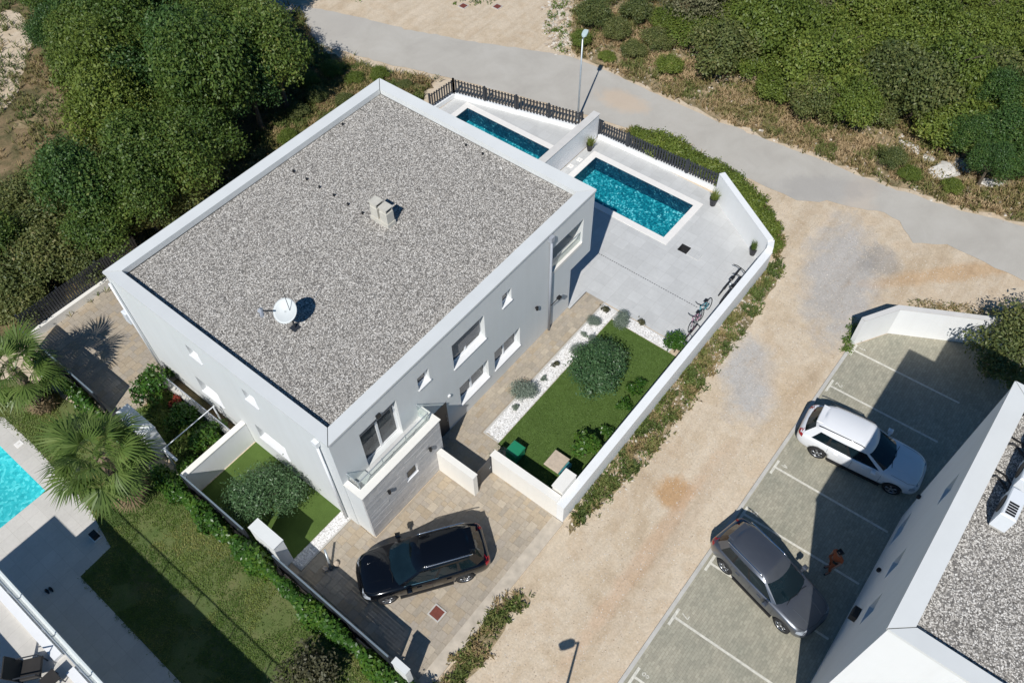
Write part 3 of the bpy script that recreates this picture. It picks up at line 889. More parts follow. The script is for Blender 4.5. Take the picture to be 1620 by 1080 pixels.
def lay(parent_name, poly, x0, x1, y0, y1, rows, lens, seed, avoid=(), limit=300, z=0.0):
    rng = random.Random(seed)
    base = sheet(parent_name, poly, z, 'grout')
    cells = []
    y = y0
    while y < y1-0.05:
        d = rng.choice(rows)
        d = min(d, y1-y)
        x = x0-rng.random()*0.3
        while x < x1:
            w = rng.choice(lens)
            a = max(x, x0); b = min(x+w, x1)
            cx, cy = (a+b)/2, y+d/2
            if b-a > 0.05 and inside(poly, np.array([[cx, cy]]))[0] and not any(q[0]-0.02 < cx < q[2]+0.02 and q[1]-0.02 < cy < q[3]+0.02 for q in avoid):
                cells.append((cx, cy, b-a, d))
            x += w
        y += d
    cells.sort(key=lambda c: (c[0]+6.4)**2+(c[1]+13.1)**2)
    for cx, cy, w, d in cells[:limit]:
        o = link('paving_stone', paver_mesh(w, d), None, base)
        o.location = (cx, cy, z+rng.uniform(-0.003, 0.003))
        o.rotation_euler = (rng.uniform(-.006, .006), rng.uniform(-.006, .006), rng.uniform(-.006, .006))
    rest = cells[limit:]
    if rest:
        V, F, r = [], [], []
        for cx, cy, w, d in rest:
            q = MB().box(cx-w/2+.0035, cy-d/2+.0035, z-.03, cx+w/2-.0035, cy+d/2-.0035, z+.010, bev=.002)
            n = len(V); V += q.v
            v = rng.random()
            for f in q.f:
                F.append([i+n for i in f]); r.append(v)
        m = arr_mesh('paving', V, np.array(F), r); m.shade_flat(); m.materials.append(M['paver_attr'])
        o = link('paving', m, None, base)
        o['kind'] = 'stuff'
    return base
lay('driveway', [(-2.75, -5.6), (4.9, -5.6), (4.9, -0.9), (0.0, -0.9), (0.0, 0.38), (-2.75, 0.38)], -2.75, 4.9, -5.6, 0.38, [0.2, 0.26, 0.32], [0.2, 0.28, 0.36, 0.42], 1,
    avoid=[(-0.93, -4.86, -0.42, -4.31), (3.65, -2.75, 3.9, -0.9)])
lay('garden_path', [(3.9, -2.6), (6.05, -2.6), (6.05, -1.15), (14.78, -1.15), (14.78, -0.12), (13.5, -0.12), (13.5, 0), (4.06, 0), (4.06, -0.9), (3.9, -0.9)], 3.9, 14.78, -2.6, 0.0, [0.2, 0.26], [0.2, 0.28, 0.36], 2)
lay('rear_driveway', [(-2.7, 11.05), (0.0, 11.05), (0.0, 12.2), (3.5, 12.2), (3.5, 17.75), (-2.7, 17.75)], -2.7, 3.5, 11.05, 17.75, [0.24, 0.32], [0.24, 0.32, 0.4], 3)
mb = MB(); mb.box(-2.8, -6.1, -0.06, 4.85, -5.6, 0.03); mb.build('driveway_edge_strip', 'edge_strip', kind='structure')
t = thing('manhole_cover', 'square rusty red manhole cover with pale frame in the driveway', 'manhole cover', (-0.67, -4.58, 0))
m = MB(); x0, y0, x1, y1 = -0.92, -4.84, -0.43, -4.33
for a in ((x0, y0, x1, y0+.05), (x0, y1-.05, x1, y1), (x0, y0+.05, x0+.05, y1-.05), (x1-.05, y0+.05, x1, y1-.05)):
    m.box(a[0], a[1], -0.02, a[2], a[3], 0.03)
m.build('frame', 'concrete', t)
m = MB(); m.box(x0+.05, y0+.05, -0.02, x1-.05, y1-.05, 0.024)
for k in range(4):
    m.box(x0+.09, y0+.10+k*.09, 0.024, x1-.09, y0+.13+k*.09, 0.030)
m.build('cover', 'rust', t)

# ================================================================ HOUSE
house = thing('house', 'large white two storey house with flat gravel roof in the middle', 'house', (0, 0, 0))
def wall_skin(mb, axis, u0, u1, z0, z1, openings):
    """front skin with openings (u0,u1,z0,z1,depth), reveals going inwards"""
    us = sorted({u0, u1, *[o[0] for o in openings], *[o[1] for o in openings]})
    zs = sorted({z0, z1, *[o[2] for o in openings], *[o[3] for o in openings]})
    P = (lambda u, d, z: (u, d, z)) if axis == 'y' else (lambda u, d, z: (d, u, z))
    for a, b in zip(us, us[1:]):
        for c, e in zip(zs, zs[1:]):
            uc, zc = (a+b)/2, (c+e)/2
            if any(o[0] < uc < o[1] and o[2] < zc < o[3] for o in openings): continue
            mb.add([P(a, 0, c), P(b, 0, c), P(b, 0, e), P(a, 0, e)], [(0, 1, 2, 3)])
    for (a, b, c, e, d) in openings:
        mb.add([P(a, 0, c), P(b, 0, c), P(b, 0, e), P(a, 0, e), P(a, d, c), P(b, d, c), P(b, d, e), P(a, d, e)],
               [(0, 1, 5, 4), (1, 2, 6, 5), (2, 3, 7, 6), (3, 0, 4, 7)])
WIN_F = [(4.10, 4.70, 4.42, 5.12, .24), (8.92, 9.48, 4.42, 5.12, .24), (5.97, 7.83, 3.62, 5.08, .30), (8.30, 9.98, 0.90, 2.13, .30), (6.12, 7.90, 0.90, 2.13, .30)]
DOOR = (1.20, 3.0, 2.92, 5.12, .28)
LOG = (12.1, 14.3, 3.50, 5.02, 1.1)
WIN_L = [(7.10, 7.80, 4.48, 5.12, .24), (3.98, 4.66, 4.44, 5.10, .24), (7.30, 8.65, 1.25, 2.30, .28), (3.40, 5.10, 1.25, 2.22, .28)]
ZT = 6.0
w = MB()
wall_skin(w, 'y', 0, 15, 2.5, ZT, [WIN_F[0], WIN_F[1], WIN_F[2], DOOR, LOG])
wall_skin(w, 'y', 0, 13.55, 0, 2.5, [WIN_F[3], WIN_F[4]])
wall_skin(w, 'x', 0, 12.15, 0, ZT, WIN_L)
w.add([(15, 0, 2.5), (15, 12.15, 2.5), (15, 12.15, ZT), (15, 0, ZT)], [(0, 1, 2, 3)])
w.add([(13.55, 0, 2.5), (15, 0, 2.5), (15, 12.15, 2.5), (13.55, 12.15, 2.5)], [(0, 1, 2, 3)])
w.add([(13.55, 0, 0), (13.55, 12.15, 0), (13.55, 12.15, 2.5), (13.55, 0, 2.5)], [(0, 1, 2, 3)])
w.add([(0, 12.15, 0), (13.55, 12.15, 0), (13.55, 12.15, 2.5), (0, 12.15, 2.5)], [(0, 1, 2, 3)])
w.add([(0, 12.15, 2.5), (15, 12.15, 2.5), (15, 12.15, ZT), (0, 12.15, ZT)], [(0, 1, 2, 3)])
w.build('wall', 'housewall', house)
r = MB()
r.box(0.45, 0.5, 5.6, 14.5, 11.65, 5.80)
roof = r.build('roof', 'roofbed', house)
# parapet cap, one metal-clad length per side, mitred, falling slightly inwards
def cap(name, o, i, z, t, parent, mat='cap', drop=0.03, inner=0.3):
    for k in range(4):
        a, b, c, d = o[k], o[(k+1) % 4], i[(k+1) % 4], i[k]
        m = MB()
        e = 0.0015
        def sh(p, q): return (p[0]+(q[0]-p[0])*e, p[1]+(q[1]-p[1])*e)
        a, b = sh(a, b), sh(b, a); c, d = sh(c, d), sh(d, c)
        m.add([(*a, z), (*b, z), (*c, z-drop), (*d, z-drop), (*a, z-t), (*b, z-t), (*c, z-inner), (*d, z-inner)],
              [(0, 1, 2, 3), (7, 6, 5, 4), (0, 4, 5, 1), (1, 5, 6, 2), (2, 6, 7, 3), (3, 7, 4, 0)])
        m.build(name, mat, parent)
oo = [(-.04, -.04), (15.04, -.04), (15.04, 12.19), (-.04, 12.19)]
ii = [(.46, .50), (14.46, .54), (14.5, 11.65), (.46, 11.68)]
cap('parapet_cap', oo, ii, 6.11, 0.10, house)
rs = np.random.default_rng(11)
P = sample(rect(0.48, 0.56, 14.44, 11.62), 140000, rs)
o = link('gravel', stones_mesh('gravel', P, 5.80, 0.0265, 'roofstone', 12), None, roof)
o['kind'] = 'stuff'

def window(parent, axis, u0, u1, z0, z1, d, mullions=1, blind=False, sill=True, label=None):
    X = (lambda u, q, z: (u, q, z)) if axis == 'y' else (lambda u, q, z: (q, u, z))
    def bx(mb, a, b, q0, q1, c, e):
        p0, p1 = X(a, q0, c), X(b, q1, e)
        mb.box(*p0, *p1)
    f = MB(); t = 0.065; q0, q1 = d-0.07, d
    bx(f, u0, u1, q0, q1, z0, z0+t); bx(f, u0, u1, q0, q1, z1-t, z1)
    bx(f, u0, u0+t, q0, q1, z0+t, z1-t); bx(f, u1-t, u1, q0, q1, z0+t, z1-t)
    for k in range(mullions):
        c = u0+(u1-u0)*(k+1)/(mullions+1)
        bx(f, c-0.05, c+0.05, q0, q1, z0+t, z1-t)
    fo = f.build('window', 'frame', parent)
    n = mullions+1
    for k in range(n):
        a = u0+t if k == 0 else u0+(u1-u0)*k/n+0.05
        b = u1-t if k == n-1 else u0+(u1-u0)*(k+1)/n-0.05
        p = MB(); bx(p, a, b, d-0.035, d-0.015, z0+t, z1-t); p.build('pane', 'pane', fo)
    if blind:
        s = MB(); z = z1-t
        while z > z0+0.35:
            bx(s, u0+t, u1-t, q0-0.03, q0-0.012, z-0.045, z-0.004); z -= 0.05
        s.build('roller_blind', 'blind', fo)
    if sill:
        s = MB(); bx(s, u0-0.03, u1+0.03, -0.05, d-0.07, z0-0.035, z0+0.004); s.build('sill', 'frame', fo)
    return fo
window(house, 'y', *WIN_F[0], mullions=0); window(house, 'y', *WIN_F[1], mullions=0)
window(house, 'y', *WIN_F[2], blind=True); window(house, 'y', *WIN_F[3]); window(house, 'y', *WIN_F[4])
for k, a in enumerate(WIN_L): window(house, 'x', *a, mullions=0 if k < 2 else 1)
# balcony door with half lowered shutter
f = window(house, 'y', *DOOR[:4], .28, mullions=1, sill=False)
f.name = 'balcony_door'
s = MB(); z = 5.05
while z > 4.75:
    s.box(1.26, 0.13, z-.05, 2.94, 0.155, z-.004); z -= .055
s.build('shutter', 'blind', f)
# loggia: glazed back wall, floor, glass balustrade
lg = MB(); lg.box(12.14, 1.0, 3.52, 14.26, 1.06, 5.0); lg.build('loggia_glazing', 'pane', house)
lf = MB(); lf.box(12.1, -0.02, 3.44, 14.3, 0.30, 3.62); lf.box(12.1, 0.3, 3.44, 14.3, 1.0, 3.53); lf.build('loggia_floor', 'wallcream', house)
gr = MB(); gr.box(12.12, 0.10, 3.62, 14.28, 0.115, 4.15); g_o = gr.build('loggia_balustrade', 'railglass', house)
gt = MB(); gt.tube([(12.12, 0.107, 4.17), (14.28, 0.107, 4.17)], 0.022); gt.build('handrail', 'steel', g_o)
# entrance block with plank cladding and roof balcony
an = MB()
an.box(0.04, -0.80, 0.0, 4.05, 0.0, 2.90)
an.box(0.04, -0.80, 2.90, 4.05, -0.62, 3.28); an.box(0.04, -0.62, 2.90, 0.22, 0.0, 3.28); an.box(3.87, -0.62, 2.90, 4.05, 0.0, 3.28)
blk = an.build('entrance_block', 'housewall', house)
cp = MB(); cp.box(0.0, -0.92, 3.28, 4.10, -0.60, 3.325); cp.box(0.0, -0.60, 3.28, 0.24, 0.0, 3.325); cp.box(3.85, -0.60, 3.28, 4.10, 0.0, 3.325)
cp.build('coping', 'wallcream', blk)
fl = MB(); fl.box(0.22, -0.62, 2.90, 3.87, 0.0, 2.915); fl.build('balcony_floor', 'terrace', blk)
rg = random.Random(5)
z = 0.03
NW = (2.06, 2.64, 1.48, 2.06)
row = 0
while z < 3.24:
    h = 0.16 if row % 3 else 0.20
    h = min(h, 3.275-z)
    x = 0.05
    while x < 4.04:
        L = rg.choice([0.7, 1.0, 1.3, 1.6])
        b = min(x+L, 4.045)
        if 4.045-b < 0.25: b = 4.045
        dep = rg.uniform(-0.008, 0.008)
        segs = [(x, b)]
        if NW[2]-0.02 < z+h/2 < NW[3]+0.02:
            segs = []
            if x < NW[0]: segs.append((x, min(b, NW[0])))
            if b > NW[1]: segs.append((max(x, NW[1]), b))
        for a, c in segs:
            if c-a > 0.03:
                q = MB(); q.box(a+.0015, -0.88+dep*.5, z+.002, c-.0015, -0.80, z+h-.002); q.build('plank', 'plank', blk)
        x = b
    z += h; row += 1
nw = MB(); nw.box(NW[0], -0.84, NW[2], NW[1], -0.802, NW[3]); nf = nw.build('window', 'frame', blk)
nw = MB(); nw.box(NW[0]+.07, -0.846, NW[2]+.10, NW[1]-.07, -0.84, NW[3]-.06); nw.build('pane', 'pane', nf)
nw = MB(); nw.box(NW[0]-.02, -0.90, NW[2]-.03, NW[1]+.02, -0.846, NW[2]+.003); nw.build('sill', 'frame', nf)
# balcony balustrade
bl = MB()
for a, b in (((0.26, -0.60), (3.83, -0.60)), ((0.26, -0.585), (0.26, -0.02)), ((3.83, -0.585), (3.83, -0.02))):
    bl.bar(a, b, 0.012, 3.0, 3.78)
bal = bl.build('balustrade', 'railglass', blk)
hr = MB()
hr.tube([(0.26, -0.02, 3.80), (0.26, -0.60, 3.80), (3.83, -0.60, 3.80), (3.83, -0.02, 3.80)], 0.022)
for x in (0.26, 1.45, 2.64, 3.83):
    hr.tube([(x, -0.57, 2.92), (x, -0.57, 3.80)], 0.02)
hr.build('handrail', 'steel', bal)
# entrance door beside the block
ed = MB(); ed.box(4.35, -0.012, 0.05, 5.30, -0.002, 2.15); edo = ed.build('entrance_door', 'darkmetal', house)
ed = MB(); ed.tube([(5.2, -0.03, .9), (5.2, -0.06, .9), (5.2, -0.06, 1.3), (5.2, -0.03, 1.3)], .012); ed.build('handle', 'steel', edo)
# gutters, lights, sensor
def downpipe(pts, r, mat):
    m = MB(); m.tube(pts, r, 8); return m.build('downpipe', mat, house, True)
downpipe([(11.93, -0.10, 5.72), (11.93, -0.10, 0.0)], 0.055, 'pipe')
downpipe([(-0.09, 0.58, 5.65), (-0.09, 0.58, 0.0)], 0.05, 'whitepipe')
downpipe([(-0.09, 11.95, 5.65), (-0.09, 11.95, 0.0)], 0.05, 'whitepipe')
hp = MB(); hp.box(11.82, -0.17, 5.70, 12.04, -0.01, 5.95); hp.build('hopper', 'pipe', house)
hp = MB(); hp.box(-0.17, 0.46, 5.60, -0.01, 0.70, 5.85); hp.build('hopper', 'whitepipe', house)
def wall_light(x, y, z):
    m = MB(); m.lathe([(0.055, -0.10), (0.06, -0.02), (0.06, 0.08), (0.05, 0.10)], (x, y-0.09, z), 10); m.box(x-.03, y-.05, z-.04, x+.03, y, z+.04)
    m.build('wall_light', 'black', house)
wall_light(11.05, 0.0, 2.38); wall_light(1.11, -0.875, 2.21); wall_light(3.34, -0.875, 2.20)
m = MB(); m.tube([(11.95, -0.16, 1.75), (12.25, -0.30, 2.05)], 0.02); m.box(12.22, -0.38, 2.0, 12.42, -0.24, 2.1); m.build('floodlight', 'black', house)
m = MB(); m.box(5.45, -0.07, 2.30, 5.55, 0.0, 2.40); m.build('sensor', 'frame', house)
m = MB(); m.box(2.02, -0.10, 5.18, 2.20, 0.0, 5.32); m.build('floodlight', 'black', house)
# twin chimney, roof vents
ch = MB(); ch.box(8.42, 5.35, 5.78, 8.86, 6.35, 6.0)
cho = ch.build('chimney', 'chimney', house)
for cy in (5.58, 6.10):
    k = MB(); k.box(8.45, cy-.20, 6.0, 8.83, cy+.20, 6.55, bev=0.03)
    k.build('flue_stack', 'chimney', cho)
    k = MB(); k.lathe([(0.12, 0), (0.12, 0.12)], (8.64, cy, 6.55), 12); k.build('flue', 'dark_interior', cho)
    k = MB()
    for dx in (-.16, .16): k.box(8.64+dx-.02, cy-.18, 6.55, 8.64+dx+.02, cy+.18, 6.72)
    k.box(8.43, cy-.21, 6.72, 8.85, cy+.21, 6.76); k.build('flue_cap', 'chimney', cho)
vp = MB().lathe([(0.035, 0), (0.035, 0.10), (0.05, 0.105), (0.045, 0.135), (0.02, 0.14)], (0, 0, 0), 10).mesh('roof_vent'); vp.materials.append(M['black'])
for x, y in [(8.4, 10.85), (8.4, 10.05), (8.4, 9.27), (8.42, 8.44), (8.4, 7.61), (8.4, 6.78), (14.1, 6.16), (14.1, 5.22), (11.84, 11.4)]:
    o = link('roof_vent', vp, None, house); o.location = (x, y, 5.79)
# air conditioner on the rear corner
t = thing('air_conditioner', 'white air conditioner box on the rear corner of the house', 'air conditioner', (0.5, 12.5, 3.1))
m = MB(); m.box(-0.15, 12.2, 2.95, 0.75, 12.52, 3.6, bev=.02); m.build('casing', 'ac', t)
m = MB(); m.box(0.0, 12.525, 3.0, 0.5, 12.535, 3.5); m.build('grille', 'black', t)
m = MB(); m.box(0.0, 12.15, 2.85, 0.05, 12.5, 2.95); m.box(0.55, 12.15, 2.85, 0.6, 12.5, 2.95); m.build('bracket', 'steel', t)

# satellite dish
t = thing('satellite_dish', 'round white satellite dish on a short mast on the gravel roof', 'satellite dish', (2.75, 4.62, 5.8))
n = Vector((-0.42, -0.28, 0.86)).normalized()
cd = Vector((2.64, 4.69, 6.85))
u = n.cross(Vector((0, 0, 1))).normalized(); v = n.cross(u)
m = MB(); rows = 6; seg = 32
for i in range(rows+1):
    rr = 0.46*i/rows
    for k in range(seg):
        a = 2*math.pi*k/seg
        m.v.append(tuple(cd+(u*math.cos(a)*0.92+v*math.sin(a))*rr+n*(0.09*(i/rows)**2-0.09)))
for i in range(rows):
    for k in range(seg):
        k2 = (k+1) % seg
        m.f.append((i*seg+k, i*seg+k2, (i+1)*seg+k2, (i+1)*seg+k))
ds = m.build('reflector', 'dish', t, True)
sm = ds.modifiers.new('thick', 'SOLIDIFY'); sm.thickness = 0.015
m = MB(); m.tube([(2.75, 4.62, 5.78), (2.75, 4.62, 6.65), tuple(cd-n*0.12)], 0.035); m.box(2.6, 4.47, 5.80, 2.9, 4.77, 5.84); m.build('mast', 'darkmetal', t)
lnb = Vector((2.02, 5.10, 7.15))
m = MB(); m.tube([tuple(cd-n*0.06-v*0.0+(lnb-cd)*0.55), tuple(lnb)], 0.03); m.build('feed_arm', 'darkmetal', t)
m = MB(); m.tube([tuple(lnb-Vector((0.06, -0.04, 0.02))), tuple(lnb+Vector((0.02, -0.0, 0.09)))], [0.085, 0.065]); m.tube([tuple(lnb+Vector((0.0, 0.02, -0.02))), tuple(lnb+Vector((-.14, -.19, -.03)))], 0.07); m.build('receiver', 'pipe', t)
m = MB(); m.tube([(2.78, 4.60, 6.6), (2.78, 4.60, 8.0)], 0.012, 5); m.build('antenna_rod', 'darkmetal', t)

# ================================================================ GARDEN WALLS, FENCES, GATE
t = thing('garden_wall', 'long white rendered garden wall between lawn and gravel track', 'wall', (5.0, -5.9, 0))
m = MB(); m.box(4.88, -6.05, -0.1, 21.0, -5.75, 1.22); m.build('wall', 'wall', t)
m = MB(); m.box(4.85, -6.08, 1.22, 21.02, -5.73, 1.27); m.build('coping', 'wall', t)
t = thing('garden_wall', 'white garden wall running across the corner of the terrace by two grass planters', 'wall', (22.5, -4, 0))
A, B = Vector((21.35, -5.72)), Vector((23.95, -1.70))
m = MB(); m.bar(B, A, 0.28, -0.1, 1.55); m.build('wall', 'wall', t)
m = MB(); m.bar(B, A, 0.31, 1.55, 1.59); m.build('coping', 'wall', t)
m = MB(); m.prism([(21.02, -6.05), (21.50, -5.86), (21.30, -5.60), (21.02, -5.75)], -0.1, 1.53); m.build('corner_piece', 'wall', t)
t = thing('garden_wall', 'low cream wall between wooden clad entrance block and dark gate', 'wall', (3.77, -1.8, 0))
m = MB(); m.box(3.66, -2.72, -0.1, 3.88, -0.885, 1.42); m.build('wall', 'wallcream', t)
m = MB(); m.box(3.64, -2.74, 1.42, 3.90, -0.92, 1.46); m.build('coping', 'wallcream', t)
t = thing('garden_wall', 'cream wall beside driveway from dark gate to meter cabinet', 'wall', (5.0, -4.3, 0))
m = MB(); m.box(4.88, -5.75, -0.1, 5.16, -2.56, 1.30); m.build('wall', 'wallcream', t)
m = MB(); m.box(4.86, -5.73, 1.30, 5.18, -2.54, 1.34); m.build('coping', 'wallcream', t)
t = thing('meter_cabinet', 'white cabinet block in the inner corner of garden wall', 'cabinet', (5.65, -5.6, 0))
m = MB(); m.box(5.24, -5.72, 0, 6.10, -5.26, 1.50); m.build('body', 'wallcream', t)
m = MB(); m.box(5.21, -5.725, 1.50, 6.13, -5.23, 1.55); m.build('lid', 'wallcream', t)
t = thing('gate', 'dark grey metal pedestrian gate between two cream walls', 'gate', (4.4, -2.58, 0))
m = MB()
for x in (3.92, 4.82): m.box(x, -2.61, 0.02, x+.05, -2.56, 1.3)
m.box(3.97, -2.60, 1.24, 4.82, -2.57, 1.3); m.box(3.97, -2.60, 0.08, 4.82, -2.57, 0.14); m.build('gate_frame', 'darkmetal', t)
for k in range(9):
    m = MB(); z = 0.16+k*0.12; m.box(3.975, -2.595, z, 4.815, -2.575, z+.105); m.build('slat', 'darkmetal', t)
m = MB(); m.tube([(4.75, -2.63, .7), (4.75, -2.66, .7), (4.65, -2.66, .7)], 0.012); m.build('handle', 'steel', t)
t = thing('dividing_wall', 'white wall dividing the two pool terraces behind the house', 'wall', (20, 5.9, 0))
m = MB(); m.box(13.56, 5.75, -0.1, 24.1, 6.08, 1.50); m.build('wall', 'wall', t)
for k in range(7):
    m = MB(); z = 0.06+k*0.205; m.box(15.1, 5.72, z, 24.08, 5.747, z+0.195); m.build('board', 'frame', t)
m = MB(); m.box(13.56, 5.70, 1.50, 24.14, 6.12, 1.54); m.build('coping', 'parapetgrey', t)

def picket_fence(label, pts, gap, z0, z1, seed, group=None, pw=0.10, base=True):
    t = thing('picket_fence', label, 'fence', (pts[0][0], pts[0][1], 0), group=group)
    rg = random.Random(seed)
    if base:
        b = MB()
        for a, c in zip(pts, pts[1:]): b.bar(a, c, 0.22, -0.1, z0-0.05)
        b.build('plinth_wall', 'wall', t)
    for a, c in zip(pts, pts[1:]):
        a, c = Vector(a), Vector(c); L = (c-a).length; d = (c-a)/L
        n = max(1, round(L/1.9))
        for k in range(n+1):
            q = a+d*(L*k/n)
            m = MB(); m.box(q.x-.045, q.y-.045, z0-.06, q.x+.045, q.y+.045, z1+.04); m.build('post', 'darkmetal', t)
        for zz in (z0+0.10, z1-0.15):
            m = MB(); m.bar(a, c, 0.03, zz, zz+.04); m.build('rail', 'darkmetal', t)
        k = gap*0.6
        while k < L-0.05:
            q = a+d*k; e = q+d*pw
            nn = Vector((d.y, -d.x))*0.025
            m = MB(); m.bar(q+nn, e+nn, 0.018, z0, z1+rg.uniform(-.004, .004)); m.build('picket', 'darkmetal', t)
            k += gap
    return t
picket_fence('anthracite picket fence behind the narrow rear pool beside street lamp', [(20.2, 14.35), (22.05, 14.22), (24.02, 6.75)], 0.19, 0.32, 1.18, 1)
picket_fence('anthracite picket fence behind the front pool with shrubs outside it', [(24.12, 5.65), (24.34, -1.45)], 0.155, 0.30, 1.12, 2)

# slatted boundary fence on the left side, tall and almost closed
def slat_fence(label, pts, z0, z1, n, seed):
    t = thing('slat_fence', label, 'fence', (pts[0][0], pts[0][1], 0))
    rg = random.Random(seed)
    h = (z1-z0)/n
    for a, c in zip(pts, pts[1:]):
        a, c = Vector(a), Vector(c); L = (c-a).length; d = (c-a)/L
        k = max(1, round(L/2.0))
        for i in range(k+1):
            q = a+d*(L*i/k); m = MB(); m.box(q.x-.04, q.y-.04, -0.05, q.x+.04, q.y+.04, z1+.02); m.build('post', 'darkmetal', t)
        for i in range(k):
            p0, p1 = a+d*(L*i/k+.045), a+d*(L*(i+1)/k-.045)
            for j in range(n):
                m = MB(); m.bar(p0, p1, 0.008, z0+j*h, z0+(j+1)*h-0.016); m.build('slat', 'darkmetal', t)
    m = MB()
    for a, c in zip(pts, pts[1:]): m.bar(a, c, 0.06, z1+.022, z1+.05)
    m.build('top_rail', 'toprail', t)
    return t
slat_fence('dark slatted fence with pale top rail between hedge and shaded small lawn', [(-3.05, 6.0), (-3.05, 2.45)], 0.05, 1.6, 11, 1)
slat_fence('dark slatted fence with pale top rail between hedge and brown paved driveway', [(-3.05, 0.85), (-3.05, -4.75)], 0.05, 1.62, 11, 2)
slat_fence('dark slatted fence beside rear driveway in front of palm', [(-2.92, 17.2), (-2.92, 11.8)], 0.05, 1.6, 11, 3)
t = thing('picket_fence', 'dark close slatted fence on a low cream wall behind rear driveway', 'fence', (-2.5, 17.8, 0))
m = MB(); m.box(-2.7, 17.75, -0.1, 3.5, 17.95, 0.42); m.build('plinth_wall', 'wallcream', t)
for k in range(49):
    x = -2.65+k*0.125
    m = MB(); m.box(x, 17.97, 0.1, x+0.09, 17.99, 1.5); m.build('picket', 'darkmetal', t)
for x in (-2.6, -0.6, 1.4, 3.4):
    m = MB(); m.box(x-.04, 18.0, 0, x+.04, 18.08, 1.55); m.build('post', 'darkmetal', t)
m = MB(); m.box(-2.7, 17.995, 1.2, 3.5, 18.02, 1.25); m.box(-2.7, 17.995, 0.4, 3.5, 18.02, 0.45); m.build('rail', 'darkmetal', t)
def pillar(label, x0, y0, x1, y1, h):
    t = thing('boundary_pillar', label, 'pillar', ((x0+x1)/2, (y0+y1)/2, 0))
    m = MB(); m.box(x0, y0, -0.1, x1, y1, h-0.05); m.build('shaft', 'wall', t)
    m = MB(); m.box(x0-.02, y0-.02, h-0.05, x1+.02, y1+.02, h); m.build('cap', 'cap', t)
pillar('wide white boundary pillar between dark fence and pebble strip', -2.90, 0.95-0.02, -2.47, 2.25, 1.8)
pillar('longest white boundary pillar between the palm and shrubs', -2.92, 8.35, -2.40, 10.1, 1.8)
pillar('small white boundary pillar at the street end of dark fence', -3.10, -5.55, -2.90, -4.95, 1.6)
# wall between small lawn and planted bed
t = thing('garden_wall', 'grey white wall with cream top between small shaded lawn and planted bed', 'wall', (-1.4, 6.1, 0))
m = MB(); m.box(-2.95, 5.95, -0.1, -0.012, 6.16, 1.38); m.build('wall', 'wall', t)
m = MB(); m.box(-2.98, 5.93, 1.38, -0.01, 6.18, 1.43); m.build('coping', 'wallcream', t)
t = thing('steel_frame', 'thin white steel frame standing over the planted bed shrubs', 'frame', (-1.5, 7.6, 0))
m = MB(); m.tube([(-2.85, 7.55, 1.45), (-0.25, 7.55, 1.45)], 0.022); m.build('top_bar', 'whitepipe', t)
m = MB(); m.tube([(-2.75, 7.55, 0), (-2.75, 7.55, 1.45)], 0.035); m.tube([(-0.3, 7.55, 0), (-0.3, 7.55, 1.45)], 0.035); m.build('upright', 'whitepipe', t)
m = MB(); m.box(-2.78, 6.75, 1.40, -2.68, 7.52, 1.46); m.build('side_bar', 'frame', t)
t = thing('ledge_railing', 'low grey rail and concrete ledge along left house wall behind shrubs', 'railing', (-0.5, 8.6, 0))
m = MB(); m.box(-0.62, 6.3, -0.05, -0.42, 10.9, 0.55); m.build('ledge', 'concrete', t)
m = MB()
m.tube([(-0.52, 6.4, 1.1), (-0.52, 10.8, 1.1)], 0.02)
for k in range(12): m.tube([(-0.52, 6.4+k*.4, 0.55), (-0.52, 6.4+k*.4, 1.1)], 0.012, 5)
m.build('rail', 'pipe', t)

# ================================================================ STREET LAMPS
def lamp(label, x, y, h, az):
    t = thing('street_lamp', label, 'street lamp', (x, y, 0), group='street lamps')
    m = MB(); m.tube([(x, y, -0.05), (x, y, 0.9), (x, y, h)], [0.07, 0.055, 0.04], 10); m.build('pole', 'steel', t, True)
    m = MB(); m.lathe([(0.12, 0), (0.12, 0.03), (0.075, 0.06)], (x, y, 0), 10); m.build('base_plate', 'steel', t)
    c, s = math.cos(az), math.sin(az)
    m = MB(); m.tube([(x, y, h-.02), (x+c*.22, y+s*.22, h+.06)], 0.03); m.build('arm', 'steel', t)
    m = MB()
    prof = [(0.15, .06), (0.25, .13), (0.55, .14), (0.72, .10)]
    for d, w in prof:
        for sd in (-1, 1):
            for z in (h+.03, h+.11): m.v.append((x+c*d-s*w*sd, y+s*d+c*w*sd, z+(0.01 if d > .2 else 0)))
    for i in range(3):
        a, b = i*4, i*4+4
        m.f += [(a, a+2, b+2, b), (a+1, b+1, b+3, a+3), (a, b, b+1, a+1), (a+2, a+3, b+3, b+2)]
    m.f += [(0, 1, 3, 2), (12, 14, 15, 13)]
    m.build('lamp_head', 'lampgrey', t)
lamp('tall grey street lamp standing by the road behind dark picket fence', 24.62, 7.42, 5.0, 0.35)
lamp('grey street lamp at the lower edge casting its shadow on gravel track', -2.62, -10.72, 5.0, 2.55)

# ================================================================ CARS
def seam(bvh, pts, side, name, parent, mat='black', r=0.006):
    out = []
    for a, b in zip(pts, pts[1:]):
        a, b = Vector(a), Vector(b)
        for k in range(7):
            p = a.lerp(b, k/6)
            if side == 'top': hit = bvh.ray_cast(Vector((p.x, p.y, 3)), Vector((0, 0, -1)))
            else: hit = bvh.ray_cast(Vector((p.x, side*3, p.y)), Vector((0, -side, 0)))
            if hit[0]: out.append(hit[0])
    m = MB()
    if len(out) > 1: m.tube(out, r, 5)
    return m.build(name, mat, parent)

